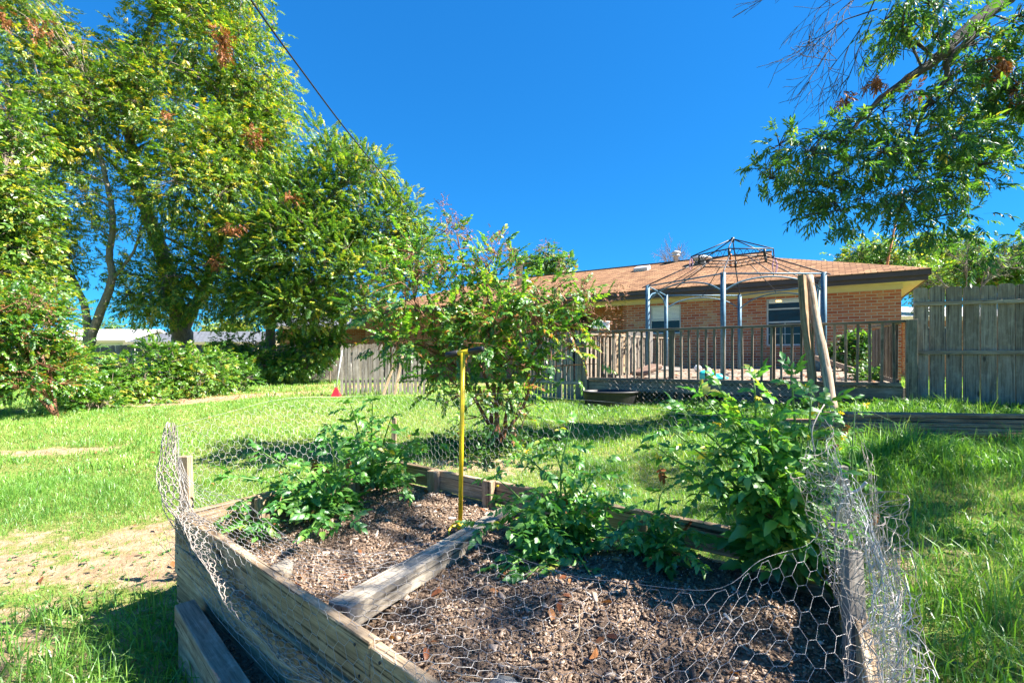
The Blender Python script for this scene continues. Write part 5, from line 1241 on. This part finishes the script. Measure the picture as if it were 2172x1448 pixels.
# bare branching twigs
def bare_branch(A, B, ra, rb, p, d, L, r, depth, droop=0., spread=.5):
    n = 4; q = p
    for i in range(n):
        d2 = d+rng.normal(0, .14, 3)+[0, 0, droop]; d2 /= np.linalg.norm(d2); e = q+d2*L/n
        A.append(q); B.append(e); ra.append(r*(1-.6*i/n)); rb.append(r*(1-.6*(i+1)/n)); q = e; d = d2
        if depth > 0 and i > 0:
            for _ in range(rng.integers(1, 3)):
                s = d+rng.normal(0, spread, 3); s /= np.linalg.norm(s); bare_branch(A, B, ra, rb, q, s, L*rng.uniform(.45, .7), r*.5, depth-1, droop, spread)
    if depth > 0: bare_branch(A, B, ra, rb, q, d, L*.6, r*.45, depth-1, droop, spread)
def bare(parent, name, L_, mat, depth=3, mn=.0018, **kw):
    A = []; B = []; ra = []; rb = []
    for p, d, L, r in L_: bare_branch(A, B, ra, rb, np.array(p), np.array(d)/np.linalg.norm(d), L, r, depth, **kw)
    V, F = segs(np.array(A), np.array(B), np.maximum(ra, mn), np.maximum(rb, mn*.8), 4)
    return link(name, mesh_np(name, V, F), mat, parent)
dt = thing('dead_tree', 'leafless dead tree sticking up behind the house ridge left of the gazebo', 'tree', tuple(at(1440, 600, 26)))
g = at(1440, 620, 26)
MB().tube([g+[0, 0, -3], g], [.12, .06], 7).build('trunk', 'bark', dt)
bare(dt, 'bare_branches', [(g, (-.35, 0, 1), 1.4, .04), (g, (.1, 0, 1), 1.3, .04), (g, (.5, 0, .9), 1.4, .035), (g, (-.8, 0, .8), 1.2, .03)], 'bark', 3, spread=.35)
dt = thing('dead_tree', 'tangle of grey leafless twigs above the right fence', 'tree', tuple(at(2060, 640, 15)))
g = at(2055, 640, 15); MB().tube([[g[0], g[1], .6], g], [.1, .06], 7).build('trunk', 'bark_pale', dt)
bare(dt, 'bare_branches', [(g+[.0, 0, .0], (-.3, -.2, 1), 1.0, .03), (g+[.2, 0, 0], (.2, -.2, 1), 1.1, .03), (g, (.7, -.1, .9), 1.0, .03), (g, (-.7, -.3, .7), .9, .03), (g+[.4, 0, 0], (.4, 0, 1), 1.2, .02)], 'bark_pale', 3, spread=.4)
# hanging dead branch in the big pecan
A = []; g = at(400, 480, 15.5)

# overhanging pecan from the right
Yp = 5.9
shade = []
def gs(x, y, h, r, rz=.4): shade.append((x+.96*h, y-.117*h, .2+h, r, r, rz))
# canopy out of the picture, up the sun's direction from the shaded ground
for (x, y, h, r) in ((-.2, 2.1, 6.2, .5), (1.1, 1.6, 5.8, .5), (1.9, 2.9, 5.6, .55), (3.0, 2.0, 5.4, .6), (2.9, 3.8, 5.2, .5), (-1.7, 1.6, 6.4, .45), (-.9, 1.2, 6.0, .5), (4.4, 3.0, 5.0, .6), (-2.9, 1.4, 6.4, .45), (.2, .6, 6., .6),
                     (3.9, 4.9, 4.8, .6), (5.6, 4.3, 4.6, .8), (1.2, 4.6, 6.4, .35), (2.5, 3.3, 5.4, .45), (3.7, 3.5, 5.2, .45), (2.2, 2.1, 5.4, .4), (5.0, 3.6, 4.9, .4), (5.2, 6.2, 4.8, .7), (2.0, .6, 5.2, .7), (-1.1, 2.9, 6.8, .35)): gs(x, y, h, r)
vis = [(1660, 325, 0, 38, 20), (1615, 378, 0, 28, 12), (1640, 355, 0, 30, 14), (1700, 350, 0, 30, 20), (1720, 320, 0, 40, 22), (1745, 395, 0, 45, 30), (1760, 455, 0, 35, 18), (1745, 478, 0, 22, 10), (1810, 430, 0, 50, 28), (1850, 340, 0, 55, 40), (1890, 420, 0, 50, 35), (1950, 400, 0, 60, 45), (1975, 475, 0, 40, 22), (2040, 395, .1, 50, 40), (2080, 310, .2, 50, 40), (2010, 480, 0, 35, 15),
       (1910, 270, 0, 50, 35), (1850, 250, 0, 40, 28), (2000, 200, 0, 50, 40), (2100, 200, .2, 60, 50), (2150, 270, .3, 40, 40), (1965, 60, 0, 50, 40), (1900, 60, 0, 25, 35), (2050, 120, 0, 40, 40), (2130, 60, 0, 50, 40), (2000, 310, 0, 60, 40), (1790, 290, 0, 35, 22), (1940, 20, 0, 60, 30), (2160, 150, 0, 30, 60), (2150, 512, -.8, 38, 18)]
blp = [([pb(x, y, Yp+dy, rx, ry, .42) for x, y, dy, rx, ry in vis], 2000), (shade, 2300)]
TP = np.array([9.0, 4.0, .4])
pe = tree('pecan_tree', 'pecan branch canopy hanging into the sky at the upper right, with dark drooping leaflets', 'tree',
     [([TP, TP+[-.1, 0, 2.0], TP+[-.2, .3, 4.0], TP+[-.3, .4, 6.5]], .30, .14),
      ([TP+[-.15, .2, 3.4], at(2250, -80, 6.1), at(2140, -5, 6.0), at(2060, 55, 5.95), at(1985, 125, 5.9), at(1900, 185, 5.9), at(1840, 235, 5.9), at(1790, 300, 5.9)], .12, .015),
      ([at(2100, 20, 6.0), at(2060, 80, 5.9), at(2010, 130, 5.9), at(2005, 170, 5.9), at(1960, 230, 5.9), at(1930, 330, 5.9)], .05, .012),
      ([TP+[-.3, .3, 4.2], [6.8, 5.2, 5.9], [5.4, 4.6, 6.3], [4.2, 4.0, 6.6]], .13, .03), ([TP+[-.3, .3, 4.6], [8.0, 3.6, 5.5], [6.5, 2.8, 6.0], [5.2, 2.6, 6.4]], .12, .03)],
     blp, 'leaf_dark', T_PECAN_NEAR, n=0, sub_r=.27, per=8, size=.62, droop=-.30, bark='bark_dark', br=.022, tint=(.30, .26),
     dead=[(at(2115, 135, 5.7), .12, 26), (at(1860, 165, 5.7), .10, 16), (at(1785, 203, 5.7), .06, 10), (at(1930, 195, 5.7), .08, 10), (at(2165, 190, 5.7), .10, 12)])
bare(pe, 'bare_branches', [(at(1905, -20, 5.9), (-1, 0, .02), 1.05, .012), (at(1860, 20, 5.9), (-1, 0, -.12), .85, .010), (at(1880, -40, 5.9), (-.9, 0, -.45), .8, .010), (at(1860, -10, 5.9), (-.5, .1, -1), .8, .010), (at(1950, -30, 5.9), (-.35, 0, -1), .8, .012), (at(1800, -30, 5.9), (-.9, 0, -.5), .55, .008), (at(1760, -30, 5.9), (-1, 0, -.2), .6, .008), (at(1850, 40, 5.9), (-.25, 0, -1), .75, .008), (at(1800, 60, 5.9), (-.8, 0, -.8), .6, .006)], 'bark_dark', 2, mn=.0032, spread=.42, droop=-.03)

# little bush growing at the brick wall behind the deck
p = D3(1800, 0, 5.2)
tree('wild_bush', 'straggly dark bush at the foot of the brick wall behind the deck railing', 'bush', [([tuple(p), (p.x, p.y, 1.3), (p.x+.05, p.y, 1.7)], .015, .006)], [(p.x, p.y, 1.4, .45, .3, .35), (p.x+.2, p.y, 1.75, .3, .2, .25)], 'leaf_dark', T_WEED, n=700, sub_r=.12, per=6, size=1.6, droop=.1, br=.006, tint=(.35, .2))
p = D3(1845, 0, 1.5); tree('weed_clump', 'small weed growing through the deck boards near the right end', 'weed', [([tuple(p), (p.x, p.y, 1.05), (p.x+.02, p.y, 1.1)], .006, .003)], [(p.x, p.y, 1.05, .22, .2, .10)], 'weed', T_WEED, n=160, sub_r=.08, per=6, size=1.5, droop=.4, br=.003, tint=(.6, .2), twigs=False)

# ================================================================== GRASS AND GROUND PLANTS
def blades(n, x, y, h, w, lean=.5, tint=(.4, .2), curve=.5):
    z = gz(x, y); a = rng.random(n)*2*math.pi; ld = rng.random(n)*2*math.pi; le = np.abs(rng.normal(0, lean, n))*h
    b = np.stack([x, y, z-.005], -1); sx = np.stack([np.cos(a), np.sin(a), np.zeros(n)], -1)*(w/2)[:, None]
    dl = np.stack([np.cos(ld), np.sin(ld), np.zeros(n)], -1)
    m = b+dl*(le*.30)[:, None]+np.stack([0*h, 0*h, h*.58], -1); t = b+dl*(le*(1+curve*.3))[:, None]+np.stack([0*h, 0*h, h*(1-.35*np.clip(le/h, 0, 1.2))], -1)
    V = np.stack([b-sx, b+sx, m-sx*.8, m+sx*.8, t], 1).reshape(-1, 3)
    f = np.array([(0, 1, 3), (0, 3, 2), (2, 3, 4)]); F = (f[None]+(np.arange(n)*5)[:, None, None]).reshape(-1, 3)
    T = np.repeat(np.clip(rng.normal(tint[0], tint[1], n), 0, 1), 5)
    return V, F, T
def ok_mask(x, y):
    m = ~insideq(x, y)
    # not inside the bed's outline (a little larger), tub, deck, house
    m &= ~((((x-1.78)/.5)**2+((y-8.55)/.3)**2) < 1)
    dkx = (x-5.64); dky = y-6.8; s = -(dkx*.833-dky*.553); t = dkx*.553+dky*.833
    m &= ~((s > -.1) & (s < 4.9) & (t > 0.0))
    hx = x-10.57; hy = y-12.8; m &= ~(((hx*.553+hy*.833) > -.1) & ((hx*.833-hy*.553) < .1) & ((hx*.833-hy*.553) > -22.2))
    return m
def field(n, y0, y1, hh, ww, name, label, dens_pow=1.0, tint=(.42, .2), lean=.6, kbare=1.0, region=None):
    if region is None:
        y = np.sqrt(rng.random(n)*(y1*y1-y0*y0)+y0*y0); x = (rng.random(n)*2-1)*1.18*y
    else: x = region[0]+(region[1]-region[0])*rng.random(n); y = y0+(y1-y0)*rng.random(n)
    b = BARE(x, y)
    keep = ok_mask(x, y) & (rng.random(n) > np.clip((b-.10)*1.6*kbare, 0, .93))
    x, y = x[keep], y[keep]; n = len(x)
    tall = .5+1.1*vnoise(x, y, .9, 11)*vnoise(x, y, 4.1, 12)*2
    h = hh*tall*rng.uniform(.5, 1.3, n); w = ww*rng.uniform(.6, 1.3, n)
    dry = .45*(vnoise(x, y, .5, 21)-.5)+.3*(vnoise(x, y, 3.5, 22)-.5)
    V, F, T = blades(n, x, y, h, w, lean, tint); T = np.clip(T+np.repeat(dry, 5), 0, 1)
    return tag(link(name, mesh_np(name, V, F, T), 'grass'), label, 'grass', kind='stuff')
field(150000, .7, 5.0, .055, .0040, 'grass', 'short green lawn grass nearest the raised bed', lean=.8)
field(150000, 5.0, 11.0, .06, .0080, 'grass', 'green lawn grass in the middle of the yard', lean=.8)
field(90000, 11.0, 24.0, .10, .018, 'grass', 'lawn grass in the far part of the yard', lean=.7)
field(16000, 1.2, 5.5, .17, .0065, 'grass', 'tall loose grass at the right of the raised bed', region=(1.55, 6.2), tint=(.35, .2), lean=.9, kbare=.6)
field(5000, 1.0, 2.6, .17, .0055, 'grass', 'tall grass tufts at the lower left corner of the raised bed', region=(-2.6, -1.0), tint=(.35, .2), lean=.9, kbare=.5)
field(5000, 3.9, 4.5, .13, .010, 'grass', 'long weedy grass in front of the lumber pile', region=(2.6, 6.2), tint=(.25, .15), lean=.9, kbare=.2)
field(9000, 5.6, 7.0, .16, .011, 'grass', 'long weedy grass between lumber pile and fence', region=(2.2, 9), tint=(.28, .18), lean=.9, kbare=.2)
# broad-leaved ground plants
def groundcover(n, x0, x1, y0, y1, size, lab, fn=None, tm=(.45, .25)):
    x = rng.uniform(x0, x1, n); y = rng.uniform(y0, y1, n); k = ok_mask(x, y)
    if fn is not None: k &= fn(x, y)
    x, y = x[k], y[k]; n = len(x); P = np.c_[x, y, gz(x, y)+rng.uniform(0, .07, n)*size]
    D = np.c_[rng.normal(0, 1, (n, 2)), rng.uniform(.1, .9, n)]
    V, F, T = scatter(T_WEED, P, D, size*rng.uniform(.5, 1.2, n), rng.normal(*tm, n)); tag(link('ground_cover', mesh_np('ground_cover', V, F, T), 'weed'), lab, 'weeds', kind='stuff')
groundcover(5500, 2.3, 8.0, 5.2, 7.4, 1.2, 'leafy weeds along the foot of the right fence', lambda x, y: vnoise(x, y, 1.5, 3) > .25, (.6, .25))
groundcover(1800, 1.2, 5.4, 6.5, 9.4, 1.0, 'leafy weeds growing along the front of the deck', lambda x, y: vnoise(x, y, 1.3, 4) > .4)
groundcover(2500, 1.6, 5.0, 1.4, 4.6, .6, 'small clover-like weeds in the shaded grass on the right', lambda x, y: vnoise(x, y, 1.6, 5) > .5)
groundcover(1500, -1.0, 1.0, 4.6, 6.4, .9, 'leafy suckers and weeds round the foot of the crape myrtle', lambda x, y: ((x+.2)**2+(y-5.5)**2) < .8)
groundcover(700, -3.4, -.8, 1.0, 3.3, .5, 'small weeds in the worn grass left of the raised bed')
# fallen leaves on the lawn
n = 1500; y = np.sqrt(rng.random(n)*(15**2-2)+2); x = (rng.random(n)*2-1)*1.1*y; k = ok_mask(x, y) & (vnoise(x, y, .8, 31) > .55); x, y = x[k], y[k]; n = len(x)
x = np.r_[x, rng.normal(-7.5, 1.8, 500), rng.normal(-3.5, 2.5, 400)]; y = np.r_[y, rng.normal(12.3, 1.0, 500), rng.normal(16.3, .8, 400)]; n = len(x)
V, F, T = scatter(lf, np.c_[x, y, gz(x, y)+.03], np.c_[rng.normal(0, 1, (n, 2)), rng.normal(0, .2, n)], rng.uniform(.4, .9, n), rng.random(n))
tag(link('fallen_leaves', mesh_np('fallen_leaves', V, F, T), 'leaf_dead'), 'scattered dry brown leaves lying on the lawn', 'leaves', kind='stuff')
